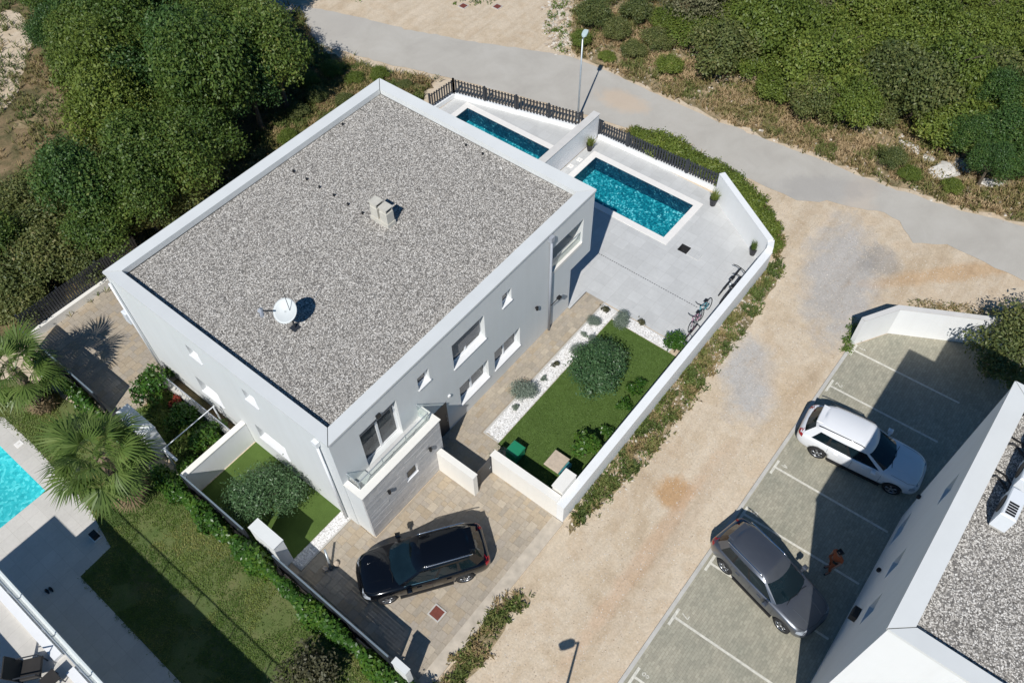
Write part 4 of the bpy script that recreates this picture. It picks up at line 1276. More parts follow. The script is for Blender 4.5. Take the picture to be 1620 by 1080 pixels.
def make_car(label, loc, heading, paint, L=4.75, Wd=1.90, H=1.66, wb=2.82, rails=True, railmat='black', seats=False):
    t = thing('parked_car', label, 'car', loc, heading, 'parked cars', world=False)
    hw = Wd/2
    ST = [(-.5, .56, .46, .70, .72), (-.492, .76, .36, .86, .88), (-.465, .875, .29, .95, .97), (-.42, .945, .25, .985, 1.01), (-.3, .985, .23, 1.0, 1.04), (-.1, 1.0, .22, .99, 1.03),
          (.1, 1.0, .22, .97, 1.02), (.22, .99, .22, .95, 1.03), (.30, .985, .23, .92, 1.00), (.38, .965, .25, .87, .96), (.44, .90, .27, .79, .875), (.475, .78, .31, .69, .77), (.494, .60, .40, .58, .64), (.5, .40, .46, .52, .55)]
    v, f = [], []
    for (x, w, zb, zbelt, ztop) in ST:
        W_ = w*hw
        half = [(0.0, zb), (.82*W_, zb), (.955*W_, zb+.07), (.985*W_, zb+.30*(zbelt-zb)), (1.0*W_, zb+.60*(zbelt-zb)), (.985*W_, zbelt-min(.07, .15*(zbelt-zb))), (.93*W_, zbelt), (.78*W_, zbelt+.6*(ztop-zbelt)), (.40*W_, ztop-.004), (0, ztop)]
        ring = [(x*L, y, z) for y, z in half]+[(x*L, -y, z) for y, z in half[-2:0:-1]]
        v += ring
    n = 18
    for i in range(len(ST)-1):
        for k in range(n):
            k2 = (k+1) % n
            f.append((i*n+k, (i+1)*n+k, (i+1)*n+k2, i*n+k2))
    f.append(tuple(range(n))); f.append(tuple((len(ST)-1)*n+k for k in range(n-1, -1, -1)))
    me = bpy.data.meshes.new('body'); me.from_pydata(v, [], f)
    bm = bmesh.new(); bm.from_mesh(me); bmesh.ops.recalc_face_normals(bm, faces=bm.faces)
    bm.to_mesh(me); bm.free()
    tmp = bpy.data.objects.new('tmp', me); C.objects.link(tmp)
    sub = tmp.modifiers.new('s', 'SUBSURF'); sub.levels = 2
    cm = MB(); fx, rx = wb/2+0.06, -wb/2+0.06
    for x in (fx, rx):
        for s in (-1, 1):
            cm.lathe([(0.395, s*(hw-0.30)), (0.395, s*(hw+0.2))], (x, 0, 0.355), 28, 'y')
    cme = cm.mesh('cut'); cut = bpy.data.objects.new('cut', cme); C.objects.link(cut)
    bo = tmp.modifiers.new('b', 'BOOLEAN'); bo.object = cut; bo.operation = 'DIFFERENCE'; bo.solver = 'EXACT'; bo.use_self = True
    dg = bpy.context.evaluated_depsgraph_get()
    me2 = bpy.data.meshes.new_from_object(tmp.evaluated_get(dg))
    bpy.data.objects.remove(tmp); bpy.data.objects.remove(cut)
    me2.name = 'body'; me2.materials.clear()
    body = link('body', me2, paint, t, True)
    bmb = bmesh.new(); bmb.from_mesh(me2)
    bvh = BVHTree.FromBMesh(bmb); bmb.free()
    # lower cladding
    for s in (-1, 1):
        m = MB(); m.box(rx+0.44, s*(hw-.08), .19, fx-.44, s*(hw-.006), .29); m.build('sill', 'black', t)
    # greenhouse: belt, top of glass, roof edge
    LV = [(0.965, .262*L, -.468*L, .905*hw), (1.40, .080*L, -.408*L, .745*hw), (H-.07, .042*L, -.383*L, .69*hw), (H-.012, .005*L, -.355*L, .56*hw)]
    def ring(z, xf, xr, w):
        cf = 1.0 if z < 1.0 else .5
        q = [(xf, 0), (xf-.04*cf, .36*w), (xf-.14*cf, .68*w), (xf-.27*cf, .88*w), (xf-.44*cf, .97*w)]
        xs = [0.62, .58, .30, .26, .05]
        a, b = xf-.44*cf, xr+.25
        lo = [b+(a-b)*k for k in xs]
        q += [(x, w*(1.0, 1.0, .985, .98, .94)[i]) for i, x in enumerate(lo)]
        q += [(xr+.09, .76*w), (xr+.025, .42*w), (xr, 0)]
        return [(x, y, z) for x, y in q]
    RG = [ring(*l) for l in LV]
    k = len(RG[0])
    def strip(cols, r0, r1, s):
        m = MB()
        for c in cols:
            vs = [RG[r0][c], RG[r0][c+1], RG[r1][c+1], RG[r1][c]]
            m.add([(x, y*s, z) for x, y, z in vs], [(0, 1, 2, 3)])
        return m
    def both(name, cols, r0, r1, mat, merge=False):
        m = MB()
        for s in (1, -1):
            q = strip(cols, r0, r1, s); m.add(q.v, q.f)
        o = m.build(name, mat, t, False)
        bm = bmesh.new(); bm.from_mesh(o.data); bmesh.ops.remove_doubles(bm, verts=bm.verts, dist=1e-4); bmesh.ops.recalc_face_normals(bm, faces=bm.faces); bm.to_mesh(o.data); bm.free()
        return o
    both('windscreen', [0, 1, 2], 0, 1, 'carglass'); both('rear_window', [10, 11], 0, 1, 'carglass')
    for s in (1, -1):
        for cols in ([4], [6], [8]):
            q = strip(cols, 0, 1, s); q.build('side_window', 'carglass', t)
        for cols in ([5], [7]):
            q = strip(cols, 0, 1, s); q.build('pillar', 'black', t)
        strip([3], 0, 1, s).build('pillar', paint, t); strip([9], 0, 1, s).build('pillar', paint, t)
    rf = MB()
    for r in (1, 2):
        for s in (1, -1):
            q = strip(range(k-1), r, r+1, s); rf.add(q.v, q.f)
    topv = RG[3]
    ctr = []
    for c in range(k-1):
        a, b = topv[c], topv[c+1]
        rf.add([a, b, (b[0], 0, H+.012), (a[0], 0, H+.012)], [(0, 1, 2, 3)])
        a2, b2 = (a[0], -a[1], a[2]), (b[0], -b[1], b[2])
        rf.add([a2, (a[0], 0, H+.012), (b[0], 0, H+.012), b2], [(0, 1, 2, 3)])
    ro = rf.build('roof', paint, t, True)
    bm = bmesh.new(); bm.from_mesh(ro.data); bmesh.ops.remove_doubles(bm, verts=bm.verts, dist=2e-3); bmesh.ops.recalc_face_normals(bm, faces=bm.faces); bm.to_mesh(ro.data); bm.free()
    if rails:
        for s in (1, -1):
            m = MB(); m.tube([(.0*L, s*.66*hw, H-.04), (-.03*L, s*.66*hw, H-.005), (-.33*L, s*.65*hw, H-.01), (-.37*L, s*.645*hw, H-.04)], 0.02, 6); m.build('roof_rail', railmat, t, True)
    # window trim line
    for s in (1, -1):
        m = MB(); a, b = RG[0][4], RG[0][9]
        m.tube([(a[0], a[1]*s+.004*s, a[2]+.005), (RG[0][6][0], RG[0][6][1]*s+.006*s, .97), (b[0], b[1]*s+.004*s, b[2]+.005)], 0.012, 5); m.build('window_trim', 'chrome', t)
    m = MB(); m.box(-.405*L, -.46*hw, H-.085, -.345*L, .46*hw, H-.035, bev=.02); m.build('rear_spoiler', paint, t)
    for s in (1, -1):
        m = MB(); m.box(.115*L, s*(hw+.03), .97, .155*L, s*(hw+.21), 1.12, bev=.04); m.box(.125*L, s*(hw-.08), .98, .145*L, s*(hw+.04), 1.02); m.build('mirror', paint, t)
        # lights wrapped on the body surface
        for nm, mat, x0, x1, za, zb_ in (('headlight', 'headlight', .425*L, .475*L, .66, .78), ('taillight', 'red', -.488*L, -.452*L, .80, .96)):
            vs = []; g = 5
            for i in range(g+1):
                for j in range(g+1):
                    x = x0+(x1-x0)*i/g; z = za+(zb_-za)*j/g
                    h = bvh.ray_cast(Vector((x, s*3, z)), Vector((0, -s, 0)))
                    p = h[0] if h[0] else Vector((x, s*.6*hw, z))
                    vs.append((p.x, p.y+s*.006, p.z+.003))
            q = MB(); q.add(vs, [(i*(g+1)+j, (i+1)*(g+1)+j, (i+1)*(g+1)+j+1, i*(g+1)+j+1) for i in range(g) for j in range(g)])
            # front face part
            q.build(nm, mat, t, True)
        vs = [] 
        sgn = 1
        m = MB()
        for x in (.06*L, -.165*L):
            h = bvh.ray_cast(Vector((x, s*3, .84)), Vector((0, -s, 0)))
            if h[0]: m = MB().box(x-.09, h[0].y-.02*s, .83, x+.09, h[0].y+.035*s, .86, bev=.008); m.build('door_handle', paint, t)
    def patch(nm, mat, d, y0, y1, z0, z1):
        vs = []; g = 8
        for i in range(g+1):
            for j in range(4):
                y = y0+(y1-y0)*i/g; z = z0+(z1-z0)*j/3
                h = bvh.ray_cast(Vector((d*4, y, z)), Vector((-d, 0, 0)))
                p = h[0] if h[0] else Vector((d*.49*L, y, z))
                vs.append((p.x+d*.006, p.y, p.z))
        q = MB(); q.add(vs, [(i*4+j, (i+1)*4+j, (i+1)*4+j+1, i*4+j+1) for i in range(g) for j in range(3)]); return q.build(nm, mat, t, True)
    patch('grille', 'black', 1, -.38*hw, .38*hw, .50, .60)
    patch('front_bumper_intake', 'black', 1, -.6*hw, .6*hw, .34, .42)
    patch('rear_bumper_trim', 'black', -1, -.7*hw, .7*hw, .36, .50)
    patch('number_plate', 'frame', -1, -.27, .27, .60, .70)
    patch('taillight', 'red', -1, -.82*hw, -.55*hw, .80, .90); patch('taillight', 'red', -1, .55*hw, .82*hw, .80, .90)
    # shut lines
    seam(bvh, [(.262*L, -.80*hw), (.40*L, -.78*hw), (.462*L, -.60*hw), (.480*L, 0), (.462*L, .60*hw), (.40*L, .78*hw), (.262*L, .80*hw)], 'top', 'bonnet_seam', body)
    seam(bvh, [(.29*L, -.42*hw), (.45*L, -.34*hw)], 'top', 'bonnet_crease', body, paint, .012)
    seam(bvh, [(.29*L, .42*hw), (.45*L, .34*hw)], 'top', 'bonnet_crease', body, paint, .012)
    for s in (1, -1):
        for x in (.20*L, -.035*L, -.235*L):
            seam(bvh, [(x, .92), (x, .36)], s, 'door_seam', body)
    for y0, y1 in ((-.5, .1), (.05, .62)):
        m = MB(); m.tube([(.262*L-.07, y0*hw, 1.005), (.262*L-.14, (y0+y1)/2*hw, 1.04), (.262*L-.10, y1*hw, 1.03)], 0.011, 5); m.build('wiper', 'black', t)
    # wheels
    tyre = MB().lathe([(0.225, -.11), (0.30, -.115), (0.338, -.09), (0.345, 0), (0.338, .09), (0.30, .115), (0.225, .11)], (0, 0, 0), 30, 'y', False).mesh('tyre'); tyre.materials.append(M['rubber'])
    disc = MB().lathe([(0.05, .03), (0.225, .03), (0.24, .06)], (0, 0, 0), 26, 'y').mesh('wheel'); disc.materials.append(M['black'])
    sp = MB()
    for q in range(5):
        a = q*2*math.pi/5
        for da in (-.16, .16):
            c, s_ = math.cos(a+da*.3), math.sin(a+da*.3); c2, s2 = math.cos(a+da), math.sin(a+da)
            sp.tube([(c*.05, .085, s_*.05), (c2*.225, .09, s2*.225)], 0.018, 5)
    sp.lathe([(0.06, .07), (0.06, .10), (0.03, .105)], (0, 0, 0), 12, 'y')
    sp.lathe([(0.218, .07), (0.236, .07), (0.236, .105), (0.218, .105), (0.218, .07)], (0, 0, 0), 30, 'y', False)
    rim = sp.mesh('rim'); rim.materials.append(M['rim'])
    for x in (fx, rx):
        for s in (1, -1):
            w = link('wheel', disc, None, t); w.location = (x, s*(hw-.125), .345)
            if s < 0: w.rotation_euler = (0, 0, math.pi)
            link('tyre', tyre, None, w, True); link('rim', rim, None, w, True)
    if seats:
        m = MB(); m.box(.02*L, -.55*hw, .9, .04*L, .55*hw, .93); m.build('dashboard', 'carseat', t)
    return t
make_car('glossy black estate car parked askew on the brown paved driveway', (0.27, -3.12, 0), R(144.3), 'paint_black', 4.80, 1.92, 1.62, 2.84, True, 'chrome')
make_car('white sport utility car parked half in shadow in a marked bay', (14.37, -13.62, 0), R(-84.2), 'paint_white', 4.85, 1.92, 1.68, 2.95, True, 'black')
make_car('dark grey metallic hatchback car parked crooked across bay lines', (7.50, -13.22, 0), R(-104.0), 'paint_grey', 4.45, 1.85, 1.56, 2.68, True, 'chrome')

# ================================================================ BICYCLES leaning on the wall
def bicycle(label, x, y, s, dirx, paint, lean, turn=0.3):
    t = thing('bicycle', label, 'bicycle', (x, y, 0), 0 if dirx > 0 else math.pi, 'bicycles leaning on the garden wall', world=False)
    sg = -1 if dirx > 0 else 1
    t.rotation_euler = (lean*(1 if dirx > 0 else -1), 0, t.rotation_euler[2])
    t.scale = (s, s, s)
    for wx, nm in ((-.53, 'wheel'), (.53, 'wheel')):
        m = MB(); pts = [(wx+.33*math.cos(a), 0, .34+.33*math.sin(a)) for a in np.linspace(0, 2*np.pi, 29)]
        m.tube(pts, 0.024, 6, False); w = m.build(nm, 'rubber', t, True)
        m = MB()
        for k in range(9):
            a = k*2*math.pi/9; m.tube([(wx, 0, .34), (wx+.31*math.cos(a), 0, .34+.31*math.sin(a))], 0.004, 4)
        m.tube([(wx, -.05, .34), (wx, .05, .34)], 0.02, 6); m.build('spokes', 'steel', w)
    m = MB()
    for a, b in (((-.05, 0, .30), (-.20, 0, .80)), ((-.05, 0, .30), (.38, 0, .78)), ((-.18, 0, .74), (.36, 0, .86)), ((-.53, .03, .34), (-.18, 0, .72)), ((-.53, .03, .34), (-.05, 0, .30)), ((.36, 0, .90), (.53, .04, .34)), ((-.53, -.03, .34), (-.05, 0, .30))):
        m.tube([a, b], 0.022, 6)
    m.build('frame', paint, t, True)
    m = MB(); m.box(-.34, -.07, .84, -.08, .07, .90, bev=.03); m.tube([(-.20, 0, .78), (-.21, 0, .86)], .016); m.build('saddle', 'black', t)
    m = MB(); m.tube([(.36, 0, .88), (.34, 0, 1.0)], .02); m.tube([(.28, -.32, 1.02), (.36, -.15, 1.01), (.36, .15, 1.01), (.28, .32, 1.02)], .018); m.build('handlebar', 'black', t)
    m = MB(); m.lathe([(.09, -.02), (.09, .02)], (-.05, -.06, .30), 14, 'y'); m.tube([(-.05, -.1, .30), (.05, -.1, .18)], .012); m.box(.0, -.18, .16, .10, -.09, .19); m.build('crank', 'steel', t)
    return t
bicycle('large black bicycle leaning on white wall nearest the corner planter', 19.05, -5.08, 1.10, 1, 'black', 0.24)
bicycle('second black bicycle half hidden between the large black bicycle and the wall', 18.65, -5.36, 1.05, 1, 'darkmetal', 0.2)
bicycle('small teal bicycle leaning on the white wall behind the black one', 16.95, -5.12, 0.84, -1, 'teal_paint', -0.22)
bicycle('small pink bicycle leaning on white wall beside the teal bicycle', 16.2, -5.15, 0.80, -1, 'pink_paint', -0.2)
bicycle('small maroon bicycle leaning on white wall beside the round hedge bush', 15.4, -5.2, 0.76, 1, 'dark_red_paint', 0.2)

# ================================================================ SMALL GARDEN OBJECTS
def grass_planter(label, x, y, s, dark=False, seed=0):
    t = thing('grass_planter', label, 'planter', (x, y, 0))
    m = MB(); m.lathe([(0.13*s, 0), (0.20*s, 0.42*s), (0.21*s, 0.44*s), (0.18*s, 0.44*s), (0.17*s, 0.36*s)], (x, y, 0), 16); m.build('pot', 'potblack', t, False)
    rng = np.random.default_rng(seed)
    n = 150; an = rng.random(n)*2*np.pi; h = s*(0.25+0.35*rng.random(n)); o = s*0.30*rng.random(n)
    b = np.column_stack([0.1*s*rng.normal(size=n)*.6, 0.1*s*rng.normal(size=n)*.6, np.full(n, .38*s)])
    d = np.column_stack([np.cos(an)*o, np.sin(an)*o, h]); sd = np.column_stack([-np.sin(an), np.cos(an), np.zeros(n)])*.010*s
    V = np.stack([b-sd, b+sd, b+d*.6+sd*1.4+[0, 0, .04*s], b+d], 1).reshape(-1, 3)
    me = arr_mesh('grass', V, np.arange(4*n).reshape(n, 4), rng.random(n)*.5+(.1 if dark else .5)); me.materials.append(M['tuft_green'])
    g = link('grass', me, None, t); g.location = (0, 0, 0)
    return t
grass_planter('black planter with pale grass beside the white dividing wall', 22.95, 5.45, 0.95, seed=1)
grass_planter('black planter with bright grass at fence end of the angled wall', 23.32, -1.85, 1.05, seed=2)
grass_planter('black planter with dark green grass in the corner by bicycles', 21.55, -5.05, 1.0, True, seed=3)
t = thing('storage_bin', 'bright green plastic bin on the lawn behind driveway wall', 'bin', (6.05, -2.85, 0))
m = MB(); m.box(5.75, -3.13, 0.0, 6.31, -2.60, 0.52, bev=.03); m.build('body', 'greenplastic', t)
m = MB(); m.box(5.73, -3.15, 0.522, 6.33, -2.58, 0.58, bev=.04); m.build('lid', 'greenplastic', t)
t = thing('garden_bench', 'beige stone slab on a teal box beside the meter cabinet', 'bench', (6.65, -4.5, 0))
m = MB(); m.box(6.42, -4.95, 0.0, 6.98, -4.15, 0.30); m.build('base', 'teal', t)
m = MB(); m.box(6.28, -4.78, 0.30, 7.08, -4.08, 0.38, bev=.02); m.build('slab', 'stone', t)

# ---------------------------------------------------------------- the person in the shaded bay
M['skin'] = simple('skin', (0.40, 0.22, 0.15), 0.55, 0.05, 12)
M['shirt'] = simple('rust_orange_cloth', (0.48, 0.11, 0.035), 0.85, 0.12, 8, 0.3, 60)
M['shorts'] = simple('dark_olive_cloth', (0.05, 0.04, 0.025), 0.85, 0.12, 8, 0.3, 60)
M['hair'] = simple('dark_hair', (0.012, 0.009, 0.008), 0.5, 0.2, 30)
def skinned(name, pts, edges, mat, parent, root=0, sub=2):
    me = bpy.data.meshes.new(name)
    me.from_pydata([p[0] for p in pts], edges, [])
    o = bpy.data.objects.new('tmp', me); C.objects.link(o)
    o.modifiers.new('skin', 'SKIN'); sb = o.modifiers.new('sub', 'SUBSURF'); sb.levels = sub
    for k, p in enumerate(pts):
        r = p[1]; sv = me.skin_vertices[0].data[k]
        sv.radius = (r, r) if not isinstance(r, tuple) else r
        sv.use_root = (k == root)
    m2 = bpy.data.meshes.new_from_object(o.evaluated_get(bpy.context.evaluated_depsgraph_get()))
    bpy.data.objects.remove(o); m2.name = name; m2.materials.clear()
    return link(name, m2, mat, parent, True)
def person(label, loc, rz):
    t = thing('person', label, 'person', loc, rz, world=False)
    P, E = [], []
    def add(p, r, par=None):
        P.append((p, r)); k = len(P)-1
        if par is not None: E.append((par, k))
        return k
    pel = add((0, 0, .94), (.125, .15)); sp_ = add((.0, 0, 1.12), (.105, .13), pel); ch_ = add((.02, 0, 1.32), (.115, .15), sp_)
    nk = add((.04, 0, 1.47), .052, ch_); hb = add((.06, 0, 1.56), .074, nk); hd = add((.07, 0, 1.64), .092, hb); add((.055, 0, 1.705), .068, hd)
    add((.135, 0, 1.60), .022, hb)
    sh_, hi_, arms, legs = {}, {}, {}, {}
    for s in (1, -1):
        a = add((.01, .185*s, 1.40), .055, ch_); fx = .10 if s > 0 else -.06
        e = add((fx*.3, .235*s, 1.13), .042, a); w = add((fx+.10, .225*s, .90), .029, e); pm = add((fx+.13, .222*s, .83), (.022, .036), w)
        for q, (dx, dy, L_) in enumerate(((.030, 0, .075), (.012, .0, .085), (-.006, 0, .08), (-.024, 0, .062))):
            k1 = add((fx+.13+dx, .222*s, .79), .0095, pm); k2 = add((fx+.14+dx, .218*s, .79-L_*.6), .0085, k1); add((fx+.135+dx, .21*s, .79-L_), .0075, k2)
        th = add((fx+.175, .205*s, .825), .011, pm); add((fx+.185, .195*s, .79), .009, th)
        h = add((0, .095*s, .86), .088, pel); st = .16 if s > 0 else -.12
        kn = add((st*.75, .10*s, .49), .058, h); an = add((st*.55 - .04, .10*s, .09), .038, kn); hl = add((st*.55-.05, .10*s, .045), .036, an); add((st*.55+.13, .115*s, .03), .030, hl)
        sh_[s], arms[s], hi_[s], legs[s] = a, e, h, kn
    skinned('body', P, E, 'skin', t)
    g = .016
    def cloth(name, idx, ends, mat):
        pts, ed, mp = [], [], {}
        for k in idx:
            r = P[k][1]; r = tuple(v+g for v in r) if isinstance(r, tuple) else r+g
            mp[k] = len(pts); pts.append((P[k][0], r))
        for a, b in E:
            if a in mp and b in mp: ed.append((mp[a], mp[b]))
        for par, p, r in ends:
            pts.append((p, r)); ed.append((mp[par], len(pts)-1))
        skinned(name, pts, ed, mat, t)
    def lerp(a, b, f): return tuple(P[a][0][i]*(1-f)+P[b][0][i]*f for i in range(3))
    cloth('shirt', [pel, sp_, ch_, sh_[1], sh_[-1]], [(sh_[s], lerp(sh_[s], arms[s], .75), .062) for s in (1, -1)]+[(ch_, (.03, 0, 1.43), .08)], 'shirt')
    cloth('trousers', [pel, hi_[1], hi_[-1], legs[1], legs[-1]], [(legs[s], lerp(legs[s], legs[s]+1, .8), .052) for s in (1, -1)], 'shirt')
    skinned('belt_bag', [((.02, .17, .98), .06), ((.10, .12, .96), .06), ((.13, 0, .95), .055)], [(0, 1), (1, 2)], 'shorts', t, 0, 1)
    V, F, r = crown_arrays(10, .1, .1, .1, .05, 1)
    skinned('hair', [((.045, 0, 1.68), .092), ((.02, 0, 1.62), .088), ((.015, 0, 1.56), .06), ((.07, 0, 1.715), .066)], [(0, 1), (1, 2), (0, 3)], 'hair', t)
    for s in (1, -1):
        m = MB(); m.lathe([(.004, -.01), (.011, 0), (.004, .01)], (.150, .034*s, 1.635), 8); m.build('eye', 'hair', t)
        m = MB(); m.lathe([(.008, -.028), (.02, 0), (.008, .028)], (.06, .092*s, 1.61), 8); m.build('ear', 'skin', t)
    m = MB(); m.box(.138, -.022, 1.563, .150, .022, 1.573); m.build('mouth', 'terracotta', t)
    for s in (1, -1):
        st = .16 if s > 0 else -.12
        m = MB(); x = st*.55; m.prism([(x-.10, .06*s), (x-.10, .14*s), (x+.06, .155*s), (x+.165, .135*s), (x+.165, .09*s), (x+.06, .065*s)], .0, .028); m.build('shoe', 'black', t)
    return t
person('person with dark hair in rust orange clothes walking in shaded parking bay', (9.35, -14.78, 0.002), R(150))
t = thing('leaning_post', 'short grey metal post leaning over pavers beside two round stones', 'post', (-1.80, -0.40, 0))
m = MB(); m.tube([(-1.86, -0.42, 0.02), (-1.60, 0.02, 0.65)], 0.045, 10); m.build('post', 'steel', t, True)
m = MB(); m.lathe([(0.10, 0), (0.10, 0.03)], (-1.86, -0.42, 0.0), 12); m.build('foot', 'darkmetal', t)
rk = random.Random(9)
def stone(label, x, y, z, s, mat, seed, name='round_stone', cat='stone', group=None, sx=1, sy=1, sz=.7):
    t = thing(name, label, cat, (x, y, z), seed*1.3, group, world=False)
    bm = bmesh.new(); bmesh.ops.create_icosphere(bm, subdivisions=2, radius=s)
    r2 = random.Random(seed)
    for v in bm.verts:
        v.co *= 1+r2.uniform(-.18, .18); v.co.x *= sx; v.co.y *= sy; v.co.z *= sz
    me = bpy.data.meshes.new('boulder'); bm.to_mesh(me); bm.free()
    link('boulder', me, mat, t)
stone('round beige stone left of the leaning post foot', -2.02, -0.28, 0.06, 0.12, 'stone', 1, sz=.8)
stone('round beige stone right of the leaning post foot', -1.62, -0.46, 0.06, 0.12, 'stone', 2, sz=.8)
for i, (p, s, lb) in enumerate((((33.47, -7.96), .5, 'flat white limestone rock by the road verge, left of the rock pile'), ((32.69, -10.04), .75, 'largest white limestone rock at the foot of dark bushes'), ((33.76, -10.64), .55, 'white limestone rock between largest rock and dark bush'),
        ((33.34, -12.29), .45, 'pale limestone rock nearest the right edge of the picture'), ((32.23, -11.63), .25, 'small pale stone in the brown verge by right edge'), ((33.20, -8.93), .35, 'white limestone rock between the flat rock and the largest'))):
    stone(lb, p[0], p[1], 0.03, s, 'rock', 30+i, 'limestone_rock', 'rock', 'rocks on the verge across the road', 1.3, .8, .35)

# ================================================================ WALL AND BUILDINGS AROUND
t = thing('parking_wall', 'angled white retaining wall at the far end of parking lot', 'wall', (21, -12.1, 0))
m = MB()
A, B, Cc = (19.45, -11.12), (20.98, -12.05), (24.3, -18.2)
def off_line(a, b, d):
    a, b = Vector(a), Vector(b); n = (b-a).normalized(); n = Vector((-n.y, n.x)); return a+n*d, b+n*d
a1, b1 = off_line(A, B, .22); b2, c2 = off_line(B, Cc, .22)
cr = Vector((21.18, -11.92))
cr = Vector((B[0]+.19, B[1]+.17))
m.prism([A, B, cr, tuple(a1)], -0.1, 1.62); m.build('wall', 'wall', t)
m = MB(); m.prism([B, Cc, tuple(c2), cr], -0.1, 1.62); m.build('wall', 'wall', t)
m = MB(); m.prism([A, B, cr, tuple(a1)], 1.62, 1.66); m.prism([B, Cc, tuple(c2), cr], 1.62, 1.66); m.build('coping', 'parapetgrey', t)

# right-hand neighbour: three storeys, white, gravel roof
nb = thing('apartment_house', 'tall white neighbouring house with gravel roof at lower right', 'house', (8.5, -21, 0))
X0, X1, Y0, Y1, ZN = 4.0, 13.05, -34.0, -16.06, 9.1
def skinN(mb, wins):
    us = sorted({X0, X1, *[o[0] for o in wins], *[o[1] for o in wins]}); zs = sorted({0, ZN-.05, *[o[2] for o in wins], *[o[3] for o in wins]})
    for a, b in zip(us, us[1:]):
        for c, e in zip(zs, zs[1:]):
            if any(o[0] < (a+b)/2 < o[1] and o[2] < (c+e)/2 < o[3] for o in wins): continue
            mb.add([(a, Y1, c), (b, Y1, c), (b, Y1, e), (a, Y1, e)], [(0, 1, 2, 3)])
    for (a, b, c, e) in wins:
        d = Y1-.25
        mb.add([(a, Y1, c), (b, Y1, c), (b, Y1, e), (a, Y1, e), (a, d, c), (b, d, c), (b, d, e), (a, d, e)], [(0, 1, 5, 4), (1, 2, 6, 5), (2, 3, 7, 6), (3, 0, 4, 7)])
WN = [(8.0, 8.7, 4.0, 5.2), (9.6, 10.3, 6.6, 7.6), (6.2, 6.9, 4.0, 5.2), (11.0, 12.0, 0.9, 2.1)]
w = MB(); skinN(w, WN)
w.add([(X0, Y0, 0), (X0, Y1, 0), (X0, Y1, ZN-.05), (X0, Y0, ZN-.05)], [(0, 1, 2, 3)])
w.add([(X1, Y0, 0), (X1, Y1, 0), (X1, Y1, ZN-.05), (X1, Y0, ZN-.05)], [(0, 1, 2, 3)])
w.add([(X0, Y0, 0), (X1, Y0, 0), (X1, Y0, ZN-.05), (X0, Y0, ZN-.05)], [(0, 1, 2, 3)])
w.box(X1+.003, Y0, 0, 14.85, -17.15, ZN)
w.build('wall', 'wall', nb)
for (a, b, c, e) in WN:
    f = MB(); f.box(a, Y1-.25, c, b, Y1-.20, e); fo = f.build('window', 'frame', nb)
    f = MB(); f.box(a+.06, Y1-.20, c+.06, b-.06, Y1-.195, e-.06); f.build('pane', 'pane', fo)
r = MB(); r.box(X0+.4, Y0+.4, ZN-.6, X1-.4, Y1-.5, ZN-.30); rN = r.build('roof', 'roofbed', nb)
cap('parapet_cap', [(X0-.03, Y0), (X1+.03, Y0), (X1+.03, Y1+.04), (X0-.03, Y1+.04)], [(X0+.45, Y0+.45), (X1-.45, Y0+.45), (X1-.45, Y1-.52), (X0+.45, Y1-.50)], ZN, 0.10, nb)
P = sample(rect(X0+.48, -23.5, X1-.48, Y1-.55), 56000, rs)
o = link('gravel', stones_mesh('gravel', P-np.array([8.5, -21.0]), ZN-.30, 0.0265, 'roofstone', 13), None, rN); o['kind'] = 'stuff'
m = MB(); m.box(6.9, Y1+.002, 2.5, 7.3, Y1+.22, 2.85, bev=.03); m.build('wall_light', 'black', nb)
m = MB(); m.lathe([(.07, -.06), (.07, .06)], (9.1, Y1+.08, 2.4), 10); m.build('wall_light', 'black', nb)
m = MB(); m.lathe([(.07, -.06), (.07, .06)], (12.5, Y1+.08, 2.4), 10); m.build('wall_light', 'black', nb)
# condensers on that roof
def condenser(label, x, y, rz):
    t = thing('roof_condenser', label, 'air conditioner', (x, y, ZN-.27), rz, 'air conditioners on the neighbouring roof', world=False)
    m = MB(); m.box(-.48, -.20, .10, .48, .20, .78, bev=.03); m.build('casing', 'ac', t)
    for i in range(5):
        m = MB(); m.box(-.40+i*.085, -.12, .782, -.34+i*.085, .12, .79); m.build('grille_bar', 'black', t)
    m = MB(); m.lathe([(.26, .0), (.26, .015)], (.05, .205, .44), 20, 'y'); m.build('fan_grille', 'black', t)
    m = MB(); m.box(-.46, -.18, 0, -.38, .18, .10); m.box(.38, -.18, 0, .46, .18, .10); m.build('foot', 'concrete', t)
    m = MB(); m.tube([(.49, .1, .2), (.7, .12, .15), (.95, .25, .04), (1.1, .5, .03), (.9, .75, .03)], .035, 6); m.tube([(.49, -.05, .25), (.8, .0, .2), (1.25, .3, .03), (1.3, .8, .03)], .03, 6); m.build('hose', 'black', t, True)
condenser('white roof air conditioner nearest the neighbouring roof front corner', 8.75, -17.22, 0.0)
condenser('white roof air conditioner in the middle of the row', 10.05, -17.28, 0.03)
condenser('white roof air conditioner farthest along neighbouring roof parapet', 11.3, -17.3, -0.03)

